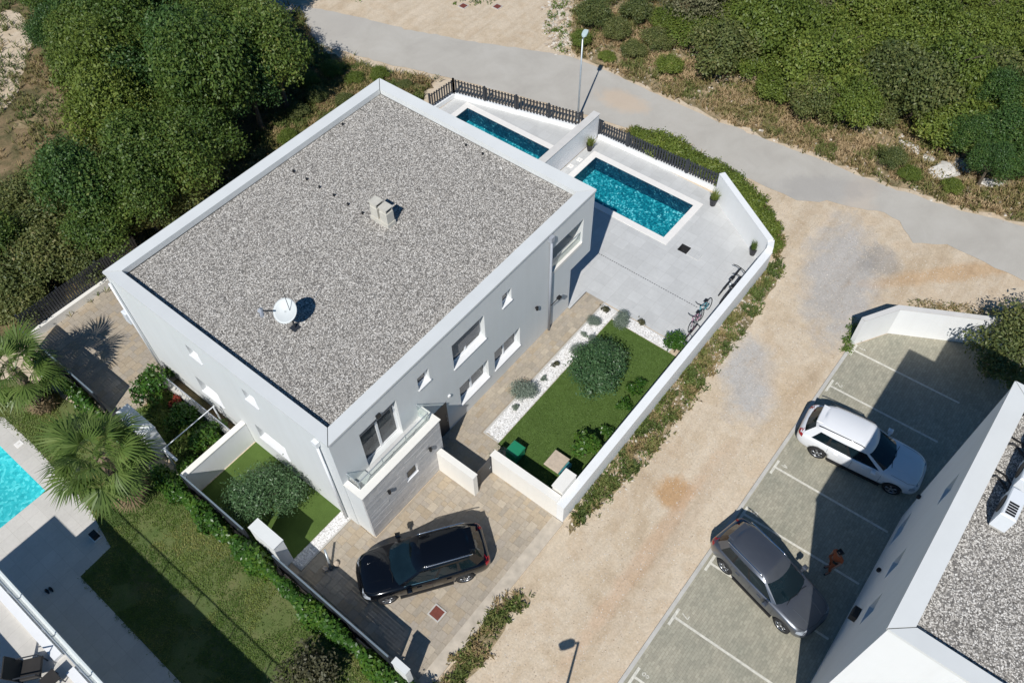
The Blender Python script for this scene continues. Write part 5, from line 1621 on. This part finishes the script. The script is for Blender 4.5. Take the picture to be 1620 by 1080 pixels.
# lower-left neighbour: balcony over a pool terrace
lb = thing('balcony_house', 'white house corner with glass railed balcony at lower left', 'house', (-12, 3, 0))
m = MB(); m.box(-30, -14, 0, -11.7, 7.8, 5.6); m.build('wall', 'wall', lb)
m = MB(); m.box(-11.7, -14, 3.40, -9.16, 6.95, 3.80); slab = m.build('balcony_slab', 'wall', lb)
m = MB(); m.box(-11.7, -14, 3.80, -9.30, 6.85, 3.815); m.build('balcony_floor', 'deck', slab)
m = MB(); m.box(-11.7, -14, 0, -10.3, 8.1, 3.395); m.build('ground_floor_wall', 'wall', lb)
m = MB(); m.box(-9.62, 2.35, 3.815, -9.36, 6.6, 3.98); m.box(-9.62, -0.2, 3.815, -9.36, 1.75, 3.98); m.build('white_ledge', 'frame', slab)
m = MB(); m.box(-9.225, -14, 3.84, -9.205, 6.9, 4.52); m.build('balustrade', 'railglass', slab)
m = MB(); m.tube([(-9.215, -14, 4.54), (-9.215, 6.9, 4.54)], .025)
for k in range(11): m.tube([(-9.25, 6.9-k*1.9, 3.81), (-9.25, 6.9-k*1.9, 4.54)], .02, 6)
m.build('handrail', 'steel', slab)
m = MB(); m.box(-9.155, -14, 3.70, -9.10, 6.95, 3.835); m.build('edge_trim', 'frame', slab)
def lounge(label, x, y, z, rz):
    t = thing('lounge_chair', label, 'chair', (x, y, z), rz, 'dark chairs on the corner balcony', world=False)
    m = MB(); m.box(-.32, -.30, .34, .32, .32, .42, bev=.03); m.build('seat', 'wood_dark', t)
    m = MB(); m.add([(-.32, .28, .42), (.32, .28, .42), (.32, .50, .98), (-.32, .50, .98), (-.32, .34, .42), (.32, .34, .42), (.32, .55, .96), (-.32, .55, .96)], [(0, 1, 2, 3), (7, 6, 5, 4), (0, 4, 5, 1), (1, 5, 6, 2), (2, 6, 7, 3), (3, 7, 4, 0)]); m.build('backrest', 'wood_dark', t)
    for sx in (-.29, .29):
        for sy in (-.27, .29):
            m = MB(); m.tube([(sx, sy, 0), (sx, sy, .36)], .022, 6); m.build('leg', 'darkmetal', t)
        m = MB(); m.tube([(sx, -.27, .36), (sx, -.25, .62), (sx, .36, .64)], .022, 6); m.build('armrest', 'darkmetal', t)
lounge('dark wicker chair nearest the glass rail on corner balcony', -10.15, 2.55, 3.815, 0.9)
lounge('dark wicker chair farther from the glass rail on corner balcony', -10.45, 1.15, 3.815, 2.2)
t = thing('side_table', 'small dark square table between the two balcony chairs', 'table', (-9.95, 1.85, 3.815))
m = MB(); m.box(-10.2, 1.62, 4.2, -9.75, 2.05, 4.24); m.build('tabletop', 'wood_dark', t)
for x in (-10.17, -9.78):
    for y in (1.65, 2.02):
        m = MB(); m.tube([(x, y, 3.815), (x, y, 4.2)], .018, 6); m.build('leg', 'darkmetal', t)
# small things on the shaded deck
t = thing('deck_lamp', 'small square lamp box at the lawn corner of shaded deck', 'lamp', (*(-6.51, 7.53), 0))
m = MB(); c = (-6.51, 7.53); m.box(c[0]-.17, c[1]-.17, 0, c[0]+.17, c[1]+.17, .05); m.build('base', 'frame', t)
m = MB(); m.box(c[0]-.13, c[1]-.13, .05, c[0]+.13, c[1]+.13, .30); m.build('box', 'black', t)
t = thing('sandals', 'pair of dark sandals lying on the shaded deck', 'sandals', (*(-8.87, 7.13), 0))
c = (-8.87, 7.13)
for k in (0, 1):
    m = MB(); px, py = c[0]+.13*k, c[1]-.05*k; m.prism([(px+.05*math.cos(a)*(1+.2*math.sin(a)), py+.14*math.sin(a)) for a in np.linspace(0, 2*np.pi, 13)[:-1]], .002, .03); m.build('sole', 'black', t)
    m = MB(); m.tube([(px-.05, py+.02, .02), (px, py+.05, .07), (px+.05, py+.02, .02)], .014, 5); m.build('strap', 'wood_dark', t)
t = thing('skimmer_lid', 'small white square skimmer lid on deck beside turquoise pool', 'lid', (*(-6.07, 13.51), 0))
c = (-6.07, 13.51); m = MB(); m.box(c[0]-.15, c[1]-.15, .002, c[0]+.15, c[1]+.15, .025, bev=.01); m.build('lid', 'coping', t)
m = MB(); m.box(c[0]-.05, c[1]-.01, .026, c[0]+.05, c[1]+.01, .035); m.build('grip', 'concrete', t)

# ================================================================ VEGETATION
# wild bushes left of the house
protoW = []
for i in range(4):
    protoW.append(plant_proto('crown', 'leaf_wild', 15500, 2.0, 2.0, 2.0, 2.6, 0.125, 100+i, 2.6, 0.12, nl=24, lobe=.33))
protoD = [plant_proto('crown', 'leaf_deep', 15500, 2.0, 2.0, 2.1, 2.7, 0.125, 120+i, 2.7, 0.14, nl=24, lobe=.33) for i in range(2)]
protoO = [plant_proto('crown', 'leaf_olive_wild', 9500, 1.8, 1.8, 1.35, 1.4, 0.135, 140+i, 1.5, 0.09, nl=22, lobe=.34) for i in range(3)]
protoR = [plant_proto('crown', 'leaf_right', 11500, 1.8, 1.8, 1.3, 1.4, 0.125, 160+i, 1.6, 0.09, nl=30, lobe=.27) for i in range(4)]
rg = random.Random(77)
def bush_field(pts, protos, label, group, name='wild_bush', cat='bush', sv=(.85, 1.2), szr=(.8, 1.2)):
    for (p, s) in pts:
        sc = s*rg.uniform(*sv)
        place_plant(name, rg.choice(protos), (p[0], p[1], rg.uniform(-.1, .0)), sc, rg.uniform(0, 6.28), label, cat, group, sc*rg.uniform(*szr))
def fill(poly, n, dmin, seed, smin, smax, have=()):
    out = []; r2 = random.Random(seed); tries = 0
    lo = [min(p[i] for p in poly) for i in (0, 1)]; hi = [max(p[i] for p in poly) for i in (0, 1)]
    while len(out) < n and tries < 8000:
        tries += 1
        q = (r2.uniform(lo[0], hi[0]), r2.uniform(lo[1], hi[1]))
        if not inside(poly, np.array([q]))[0] or any((q[0]-e[0][0])**2+(q[1]-e[0][1])**2 < dmin**2 for e in list(out)+list(have)): continue
        out.append((q, r2.uniform(smin, smax)))
    return out
treesA = [((15.4, 20.9), 1.0), ((13.4, 20.8), 1.05), ((11.6, 21.2), 1.2), ((9.3, 19.6), 1.15), ((7.2, 18.6), 1.1), ((5.0, 18.9), 1.1), ((3.2, 20.6), 1.0)]
treesA += fill([(16.86, 22.69), (14.75, 20.71), (13.22, 20.93), (11.09, 21.11), (8.80, 19.24), (6.75, 18.53), (5.17, 18.80), (6.35, 21.67), (7.85, 25.37), (11.62, 29.61), (16.96, 34.59), (20.88, 29.36)], 75, 1.65, 8, .75, 1.2, treesA)
protoT = [plant_proto('crown', 'leaf_right', 15500, 2.0, 2.0, 2.0, 2.6, 0.125, 108, 2.6, 0.12, nl=24, lobe=.33)]
bush_field(treesA, protoW+protoW+protoD+protoT, 'large green wild tree in the dense thicket behind the house', 'thicket trees beside the house', 'wild_tree', 'tree', szr=(.95, 1.35))
treesB = [((13.32, 32.06),1.1),((11.05, 29.67),1.1),((12.57, 34.94),1.05),((13.51, 37.40),1.15),((12.15, 38.07),.85),((15.57, 35.84),1.2),((10.60, 35.33),.7),((10.93, 32.82),.85),((9.27, 27.73),.85),((9.57, 31.80),.65)]
bush_field(treesB, protoW[:2]+protoD, 'medium green wild bush beside the pale dirt clearing', 'bushes beside the dirt clearing')
treesC = [((7.38, 21.34),1.1),((6.32, 18.94),1.05),((4.94, 19.30),1.0),((6.26, 22.01),1.0),((6.24, 24.38),.85),((4.43, 21.38),.95),((2.97, 19.06),.95),((2.68, 20.80),.9),((3.62, 23.33),.85),((5.18, 25.54),.75),
          ((2.56, 24.52),.85),((1.56, 22.06),.9),((1.29, 24.71),.9),((0.19, 22.64),.9),((-0.14, 25.14),1.0),((1.20, 19.19),.85),((0.30, 20.18),.85),((-0.94, 20.65),.85),((-1.31, 22.59),1.),((-2.65, 20.69),.9),((-2.24, 19.23),.75),]
bush_field(treesC, protoO+protoO+protoW[2:3], 'dusty green wild bush on the slope left of the house', 'bushes on the slope left of the house')
# low scrub on the strip between thicket and house
treesD = [((19.28, 21.19),.42),((19.51, 19.63),.36),((16.95, 20.08),.38),((17.73, 18.60),.34),((15.90, 18.00),.30),((20.61, 18.67),.30),((15.33, 19.89),.35),((13.54, 18.70),.32),((20.94, 17.00),.26),((17.76, 21.69),.40)]
bush_field(treesD, protoO+protoR[:1], 'low weedy shrub on the dry strip behind the house', 'low shrubs on the dry strip')
# thicket across the road
treesE = []
poly = [(41.45, 10.70), (35.81, 7.28), (33.57, 4.84), (32.41, 1.87), (31.96, -0.37), (32.23, -2.54), (32.84, -4.67), (34.74, -5.83), (35.12, -7.64), (35.13, -9.38), (35.29, -10.84), (34.68, -13.66), (35.15, -17.66), (58.13, -11.48)]
rr = random.Random(5)
tries = 0
while len(treesE) < 105 and tries < 6000:
    tries += 1
    lo = [min(p[i] for p in poly) for i in (0, 1)]; hi = [max(p[i] for p in poly) for i in (0, 1)]
    q = (rr.uniform(lo[0], hi[0]), rr.uniform(lo[1], hi[1]))
    if not inside(poly, np.array([q]))[0]: continue
    if any((q[0]-e[0][0])**2+(q[1]-e[0][1])**2 < 1.72**2 for e in treesE): continue
    treesE.append((q, rr.uniform(.75, 1.25)))
protoX = [plant_proto('crown', 'leaf_dry', 5200, 1.7, 1.7, 1.2, 1.2, .11, 175, 1.3, .08, nl=22, lobe=.30)]
bush_field(treesE, protoR+protoR+protoO[:2]+protoX, 'green wild bush in the dense thicket across the road', 'thicket bushes across the road', szr=(.6, 1.45))
darkE = [((34.98, -11.54),.85),((32.59, -11.83),.62),((34.10, -12.78),.8),((37.58, -10.31),.8),((34.11, -10.42),.6)]
bush_field(darkE, protoD+protoR[:1], 'dark green bush by the white rocks across the road', 'dark bushes by the white rocks')
treesF = [((32.45, 11.86),.62),((32.15, 10.03),.58),((30.35, 11.29),.45),((34.36, 9.90),.6),((31.23, 8.28),.48),((32.94, 7.62),.55),((30.07, 9.26),.36),((34.96, 8.26),.6),((31.26, 5.67),.4),((36.67, 10.97),.7),((35.01, 13.18),.65),((31.01, -8.82),.38),((31.36, -10.81),.34),((31.34, -7.67),.36)]
bush_field(treesF, protoR+protoO, 'small scattered shrub on the rubble strip across the road', 'small shrubs across the road')
# shrubs outside the front pool fence
sh = [((25.27, 3.82),.36),((25.14, 2.63),.40),((25.28, 1.62),.40),((25.22, 0.55),.42),((25.17, -0.50),.42),((25.01, -1.55),.45),((24.70, -2.52),.44),((24.24, -3.42),.42),((23.88, -4.23),.36),((23.25, -4.98),.30),((22.51, -5.60),.24)]
bush_field(sh, [plant_proto('crown', 'leaf_right', 3600, 1.9, 1.9, 1.3, 1.0, .26, 180+i, 1.0, .08, nl=16) for i in range(2)], 'green shrub planted outside the front pool fence', 'shrubs outside the pool fence', 'fence_shrub', 'shrub')

# garden trees
ol = plant_proto('crown', 'leaf_olive', 13000, 1.18, 1.18, 1.0, 1.25, .115, 201, 1.25, .07, nl=22, ratio=.42)
c = (10.76, -3.45)
place_plant('olive_tree', ol, (c[0], c[1], 0), 1.0, .4, 'round olive tree on the bright green lawn beside white pebbles', 'tree')
ol2 = plant_proto('crown', 'leaf_olive', 15000, 1.45, 1.45, 1.1, 1.2, .105, 202, 1.2, .07, nl=24, ratio=.42)
c = (-1.62, 3.26)
place_plant('olive_tree', ol2, (c[0], c[1], 0), .86, 1.4, 'wide round olive tree on small shaded lawn left of the house', 'tree')
ci = plant_proto('crown', 'leaf_garden', 1500, .55, .55, .5, .75, .15, 203, .7, .035, nl=10)
c = (7.76, -5.05); place_plant('citrus_tree', ci, (c[0], c[1], 0), 1.0, 0, 'glossy green citrus bush by stone slab and cabinet', 'bush')
rb = plant_proto('crown', 'leaf_hedge', 1800, .5, .5, .55, .5, .09, 204, .4, .03, nl=10)
c = (14.34, -5.15); place_plant('round_shrub', rb, (c[0], c[1], 0), 1.05, 0, 'dense dark green clipped shrub against white wall beside bicycles', 'shrub')
sm = [plant_proto('crown', 'leaf_garden', 520, .42, .42, .38, .35, .12, 205+i, .3, .02, nl=7) for i in range(3)]
for (u, s, lb) in (((11.34, -4.96), .85, 'sparse green shrub by the wall, between clipped shrub and middle ones'), ((11.90, -5.01), .7, 'small green shrub nearest the clipped shrub by the wall'), ((10.54, -5.05), .8, 'loose green shrub in the middle of lawn edge by wall'), ((9.05, -5.25), .75, 'green shrub beside the citrus bush by the wall')):
    place_plant('wall_shrub', rg.choice(sm), (u[0], u[1], 0), s, rg.uniform(0, 6), lb, 'shrub', 'shrubs along the inside of garden wall')
gb = plant_proto('crown', 'leaf_grey', 4200, .62, .62, .5, .30, .05, 210, .2, .02, nl=2, lobe=.7)
for (u, s, lb) in (((8.65, -1.55), .98, 'largest round grey green bush in white pebbles near the lawn'), ((14.42, -2.40), .78, 'round grey green bush in white pebbles at the terrace corner'), ((13.49, -1.61), .56, 'silvery low bush in white pebbles near path end'), ((11.61, -1.77), .66, 'grey green bush in the pebbles tucked under the olive tree'), ((12.61, -1.98), .5, 'small dark grey bush in pebbles behind the olive tree')):
    place_plant('round_bush', gb, (u[0], u[1], 0), s, rg.uniform(0, 6), lb, 'bush', 'round bushes in white pebbles')
sg = plant_proto('crown', 'leaf_dark', 260, .25, .25, .2, .15, .09, 211, .12, .01, nl=6)
sgg = plant_proto('crown', 'leaf_grey', 300, .24, .24, .2, .15, .07, 212, .12, .01, nl=6)
for (u, s, pr, lb) in (((14.34, -1.51), .95, sg, 'dark spiky plant in the pebbles at path end'), ((14.72, -3.20), .9, sg, 'dark spiky plant in pebbles between lawn and terrace'), ((12.61, -1.51), .7, sgg, 'small green tuft plant in pebbles left of silvery bush'), ((10.57, -1.52), .75, sg, 'small dark plant in pebbles left of olive tree'), ((9.66, -1.53), .7, sgg, 'small green plant in pebbles just above the largest round bush'), ((7.75, -1.52), .75, sgg, 'small green plant in pebbles below the largest round bush')):
    place_plant('pebble_plant', pr, (u[0], u[1], 0), s, rg.uniform(0, 6), lb, 'plant', 'small plants in white pebbles')
# planted bed left of the house
pb = [plant_proto('crown', 'leaf_garden', 1500, .8, .8, .7, .9, .17, 220+i, .9, .05, nl=11) for i in range(2)]
for (u, s, lb) in (((-1.04, 10.82), 1.0, 'broad leafy green shrub at the end of rear driveway'), ((-1.23, 8.81), .75, 'dark green shrub in the middle of planted bed'), ((-1.34, 7.08), .85, 'leafy shrub against the grey white wall in planted bed'), ((-2.54, 6.65), .62, 'yellow green shrub at fence end of the planted bed'), ((-0.64, 7.43), .5, 'small shrub beside house wall in the planted bed'), ((-0.07, 11.27), .35, 'small green shrub against the house corner')):
    place_plant('bed_shrub', rg.choice(pb), (u[0], u[1], 0), s, rg.uniform(0, 6), lb, 'shrub', 'shrubs in the planted bed')
rd = plant_proto('crown', 'leaf_red', 320, .3, .3, .3, .4, .12, 224, .3, .02, nl=6)
c = (-0.82, 9.74); place_plant('red_shrub', rd, (c[0], c[1], 0), 1.0, 0, 'small red leaved shrub between green shrubs in planted bed', 'shrub')
# right edge tree
rtp = plant_proto('crown', 'leaf_olive_wild', 5200, 1.5, 1.5, 1.4, 1.7, .17, 230, 1.7, .1, nl=16, ratio=.4)
c = (21.38, -16.30); place_plant('edge_tree', rtp, (c[0], c[1], 0), 1.0, 0, 'dusty green tree behind parking lot wall at the right edge', 'tree')
c = (23.28, -16.90); place_plant('edge_tree', rtp, (c[0], c[1], 0), 1.0, 2, 'second dusty green tree cut by right edge above parking lot', 'tree')
lw = plant_proto('crown', 'leaf_dark', 2600, 1.0, 1.0, .7, .8, .13, 231, .7, .05, nl=12)
c = (-4.92, -2.74); place_plant('dark_bush', lw, (c[0], c[1], 0), .95, 0, 'dark bush on patchy lawn at the lower edge beside hedge', 'bush')

# hedge along the slatted fence
def hedge(label, pts, n, wdt, h, seed):
    t = thing('hedge', label, 'hedge', (pts[0][0], pts[0][1], 0))
    rng = np.random.default_rng(seed)
    segs = [(np.array(a[:2]), np.array(b[:2])) for a, b in zip(pts, pts[1:])]
    L = np.array([np.linalg.norm(b-a) for a, b in segs])
    k = rng.choice(len(segs), n, p=L/L.sum()); u = rng.random(n)
    base = np.array([segs[i][0]*(1-q)+segs[i][1]*q for i, q in zip(k, u)])
    s = (u+k)*L.mean()
    wv = wdt*(0.75+0.35*np.sin(s*2.1)+0.2*np.sin(s*5.3+1))
    hv = h*(0.8+0.2*np.sin(s*1.7+2)+.1*np.sin(s*6.1))
    an = rng.random(n)*np.pi; rad = 1-.5*rng.random(n)**2+.1*rng.normal(size=n)
    P = np.column_stack([base[:, 0]+np.cos(an)*wv/2*rad, base[:, 1]+rng.normal(0, .08, n), np.maximum(.03, np.sin(an)*hv*rad)])
    N = unit(np.column_stack([np.cos(an), rng.normal(0, .5, n), np.sin(an)+.3])+rng.normal(0, .5, (n, 3)))
    V, F = leaf_arrays(P, N, rng, .15)
    r = np.clip(.45+.18*np.sin(s*2.7)+rng.normal(0, .2, n), 0, 1)
    V[:, 0] -= t.location[0]; V[:, 1] -= t.location[1]
    me = arr_mesh('foliage', V, F, r); me.materials.append(M['leaf_hedge']); link('foliage', me, None, t)
    m = MB()
    for i in range(int(L.sum()/.5)):
        q = i*.5/L.sum(); p = np.array(pts[0][:2])*(1-q)+np.array(pts[-1][:2])*q
        m.tube([(p[0], p[1], -.05), (p[0]+rg.uniform(-.1, .1), p[1], h*.7)], [.03, .012], 5)
    m.build('stem', 'bark', t)
hedge('leafy green hedge along the slatted fence beside patchy lawn', [(-3.42, 7.4), (-3.4, 2.0), (-3.4, -6.5)], 21000, .80, 1.2, 300)
hedge('leafy green hedge behind the palms along rear driveway fence', [(-3.3, 16.6), (-3.25, 8.5)], 5200, .6, 1.3, 301)

# palms
def frond_mesh(seed, L=1.0, dry=False):
    rng = np.random.default_rng(seed)
    V, F, r = [], [], []
    # stalk along +x, fan at its end
    pl = .62*L
    def quad(a, b, c, d, v):
        n = len(V); V.extend([a, b, c, d]); F.append((n, n+1, n+2, n+3)); r.append(v)
    quad((0, -.02, 0), (0, .02, 0), (pl, .012, .0), (pl, -.012, .0), .6)
    n = 26
    for k in range(n):
        a = -1.75+3.5*k/(n-1)
        ll = L*.60*(1-.22*abs(a)/2)*rng.uniform(.9, 1.08)
        fold = .05*(1 if k % 2 else -1)
        ca, sa = math.cos(a), math.sin(a)
        w = .022*L
        m1 = (pl+ca*ll*.55, sa*ll*.55, fold*.4)
        tip = (pl+ca*ll, sa*ll, -.20*L*rng.uniform(.3, 1.6))
        px, py = -sa*w, ca*w
        quad((pl, 0, 0), (m1[0]+px, m1[1]+py, m1[2]), tip, (m1[0]-px, m1[1]-py, m1[2]), float(np.clip(.45+rng.normal(0, .18), 0, 1)))
    me = arr_mesh('frond', np.array(V), np.array(F), r); me.materials.append(M['leaf_palm_dry' if dry else 'leaf_palm'])
    return me
def palm(label, x, y, h, L, n, seed):
    t = thing('fan_palm', label, 'palm', (x, y, 0), 0, 'fan palms', world=False)
    m = MB(); rq = random.Random(seed)
    pts = [(0, 0, -.05)]+[(rq.uniform(-.02, .02), rq.uniform(-.02, .02), h*k/8) for k in range(1, 9)]
    m.tube(pts, [.26]+[.2+.03*(k % 2) for k in range(8)], 10); m.build('trunk', 'palmbark', t)
    fr = [frond_mesh(seed+i, L) for i in range(4)]
    for k in range(n):
        o = link('frond', rq.choice(fr), None, t)
        el = R(74-104*(k/n)**.9)+rq.uniform(-.2, .2)
        o.location = (0, 0, h)
        s = rq.uniform(.85, 1.12)*(1.0 if k > n*.2 else .8)
        o.scale = (s, s, s)
        o.rotation_euler = (rq.uniform(-.35, .35), -el, k*2.39996+rq.uniform(-.2, .2))
    dr = frond_mesh(seed+9, L*.8, True)
    for k in range(9):
        o = link('dry_frond', dr, None, t); o.location = (0, 0, h*.62-.04*k); o.rotation_euler = (rq.uniform(-.3, .3), R(58)+rq.uniform(-.1, .25), k*.75)
palm('larger fan palm standing on lawn in front of longest white pillar', -4.62, 7.70, 3.35, 1.78, 24, 400)
palm('smaller fan palm cut by left edge beside rear driveway', -4.35, 14.3, 2.6, 1.68, 22, 420)

# ---------------------------------------------------------------- loose ground cover
tufts('dry_grass', scrub_left, 15000, .24, 'tuft', 500, 'dry mixed grass and weeds under the thicket left of house', 'grass', 5, .3, 0.0, (1.4, .7))
tufts('dry_grass', [(22.86, 28.22), (20.58, 24.06), (20.84, 21.08), (21.40, 18.50), (22.54, 16.30), (20.57, 15.50), (18.33, 16.57), (7.27, 17.84), (11.09, 19.91), (15.85, 21.68)], 6000, .26, 'tuft', 501, 'brown and green weeds on the strip behind house', 'grass', 6, .1, 0.05, (1.0, .85))
tufts('verge_weeds', verge1, 2600, .17, 'tuft', 502, 'dry weeds on the verge outside the long garden wall', 'weeds', 6, .12, .05, (.55, .55))
leaf_clumps('verge_weeds', verge1, 190, .20, .075, 'tuft_green', 503, 'green leafy weeds on the verge outside the long garden wall', 'weeds', 26, .22, (.8, .5))
tufts('verge_weeds', verge2, 380, .17, 'tuft', 504, 'dry weeds beside the driveway edge strip', 'weeds', 6, .15, 0, (.5, .6))
leaf_clumps('verge_weeds', verge2, 38, .20, .075, 'tuft_green', 505, 'green leafy weeds beside driveway edge strip', 'weeds', 26, .2, (.6, .55))
tufts('verge_weeds', verge3, 900, .20, 'tuft', 506, 'weeds outside the front pool fence', 'weeds', 6, .12, -.05)
vr = [(36.68, 16.39), (29.45, 11.31), (29.62, 8.91), (29.48, 5.32), (29.47, 1.61), (29.82, -2.44), (30.03, -5.61), (30.27, -8.61), (30.69, -11.72), (31.81, -15.05), (35.70, -13.81), (35.63, -9.18), (35.36, -5.74), (33.34, -2.18), (33.26, 1.73), (35.29, 6.30), (41.24, 10.33)]
tufts('roadside_weeds', vr, 9000, .26, 'tuft', 507, 'brown and green weeds along the far side of road', 'weeds', 6, .15, .20, (1.0, .75))
leaf_clumps('roadside_weeds', vr, 520, .34, .11, 'tuft', 508, 'leafy weeds among the rubble across the road', 'weeds', 26, .34, (1.3, .6), -.15)
rub = [(34.62, 16.57), (35.23, 15.75), (29.45, 11.31), (29.01, 12.63), (30.84, 14.40)]
o = tag(link('rubble', stones_mesh('rubble', sample(rub+[], 420, rng, .25), 0.0, .10, 'rubble', 31, .7, .9)), 'pale rubble along the edge of dirt lot across the road', 'rubble', kind='stuff')
leaf_clumps('rubble_weeds', rub, 60, .25, .10, 'tuft_green', 509, 'green weeds in the rubble beside dirt lot', 'weeds', 24, .25)
o = tag(link('roadside_stones', stones_mesh('roadside_stones', sample(vr, 900, rng, .2), -.01, .085, 'rubble', 32, .6, .9)), 'scattered pale stones in weeds across the road', 'stones', kind='stuff')
o = tag(link('verge_stones', stones_mesh('verge_stones', sample(verge1, 700, rng, .15), -.01, .055, 'rubble', 33, .6, .9)), 'loose pale stones on the verge outside garden wall', 'stones', kind='stuff')
lotp = [(25.28, 30.23), (35.98, 16.03), (29.63, 12.14), (27.28, 16.64), (25.57, 21.37), (23.95, 27.62)]
leaf_clumps('lot_weeds', [(25.03, 30.57), (33.35, 19.52), (30.76, 18.48), (27.34, 23.01), (24.81, 27.34)], 120, .25, .11, 'tuft_green', 510, 'small weeds along the top of dirt lot', 'weeds', 24, .28, (1.2, .6))
leaf_clumps('track_weeds', [(23.29, -12.15), (24.34, -13.51), (25.27, -16.03), (24.84, -16.18), (22.86, -12.33)], 90, .18, .07, 'tuft', 511, 'dry weeds outside parking lot wall', 'weeds', 22, .2, None, .1)
leaf_clumps('track_weeds', [(19.09, -10.82), (20.82, -10.59), (20.42, -10.95), (19.16, -11.14), (18.65, -10.93)], 40, .2, .08, 'tuft_green', 512, 'green weeds at the low end of parking lot wall', 'weeds', 22, .2)
track = [(-2.38, -6.91), (4.60, -6.70), (21.10, -6.95), (23.30, -5.81), (25.52, -2.89), (26.60, -6.54), (26.42, -10.55), (27.30, -15.92), (25.61, -16.47), (23.05, -11.66), (20.79, -10.54), (9.84, -10.88), (0.90, -11.08)]
P = sample(track, 5200, rng, .2)
o = tag(link('loose_gravel', stones_mesh('loose_gravel', P, -.022, .024, 'rubble', 34, .6, .9)), 'loose pale gravel on the beige track', 'gravel', kind='stuff')
edge = []
for a, b in (((20.8, -10.6), (-2, -10.7)), ((9.84, -10.88), (1.52, -11.04))): pass
lawn_vis = [(-5.65, 17.63), (-4.30, 15.89), (-3.70, 13.04), (-3.56, 8.05), (-3.49, 5.75), (-3.59, 0.21), (-3.36, -5.50), (-3.81, -7.60), (-8.54, -1.61), (-7.87, 0.55), (-7.80, 6.54), (-6.40, 6.65), (-5.96, 8.90), (-5.77, 12.98), (-5.93, 15.65)]
tufts('lawn_grass', lawn_vis, 16000, .045, 'tuft_green', 520, 'short patchy grass on the left lawn', 'grass', 5, .05, .05, (.9, .8), -.008, .12, .014)
tufts('turf_blades', rect(5.3, -5.35, 14.1, -2.0), 9000, .025, 'turf_tuft', 521, 'short artificial grass on the lawn beside olive tree', 'grass', 5, 0, 0, None, 0, .12, .012)
tufts('bed_plants', rect(-2.65, 6.3, -.7, 10.9), 900, .22, 'tuft_green', 522, 'low green plants in shaded bed', 'plants', 6, 0, -.2)
# rust-brown clay roof tiles lying on the dirt lot
for i, (u, lb) in enumerate((((29.40, 19.81), 'left flat rusty manhole cover in dirt lot across the road'), ((30.65, 18.03), 'right flat rusty manhole cover in dirt lot across the road'))):
    t = thing('manhole_cover', lb, 'manhole cover', (u[0], u[1], 0), 0, 'covers in the dirt lot')
    m = MB(); m.box(u[0]-.26, u[1]-.26, -.03, u[0]+.26, u[1]+.26, .02); m.build('frame', 'concrete', t)
    m = MB(); m.box(u[0]-.2, u[1]-.2, .0, u[0]+.2, u[1]+.2, .03); m.build('cover', 'rust', t)

# sandy bare patches on the slope
sheet('bare_patch', jitter_poly([(6.60, 33.33), (7.88, 33.09), (8.39, 31.95), (7.33, 30.97), (5.93, 30.99), (5.12, 31.59)], .15, .5, 61), -0.005, 'bare_soil')
for i, (u, lb) in enumerate((((21.32, 5.50), 'white square skimmer lid nearer the front pool beside dividing wall'), ((22.01, 5.42), 'white square skimmer lid nearer the grass planter by dividing wall'))):
    t = thing('skimmer_lid', lb, 'lid', (u[0], u[1], 0))
    m = MB(); m.box(u[0]-.14, u[1]-.14, .003, u[0]+.14, u[1]+.14, .02, bev=.006); m.build('lid', 'coping', t)
    m = MB(); m.box(u[0]-.05, u[1]-.01, .021, u[0]+.05, u[1]+.01, .03); m.build('grip', 'concrete', t)
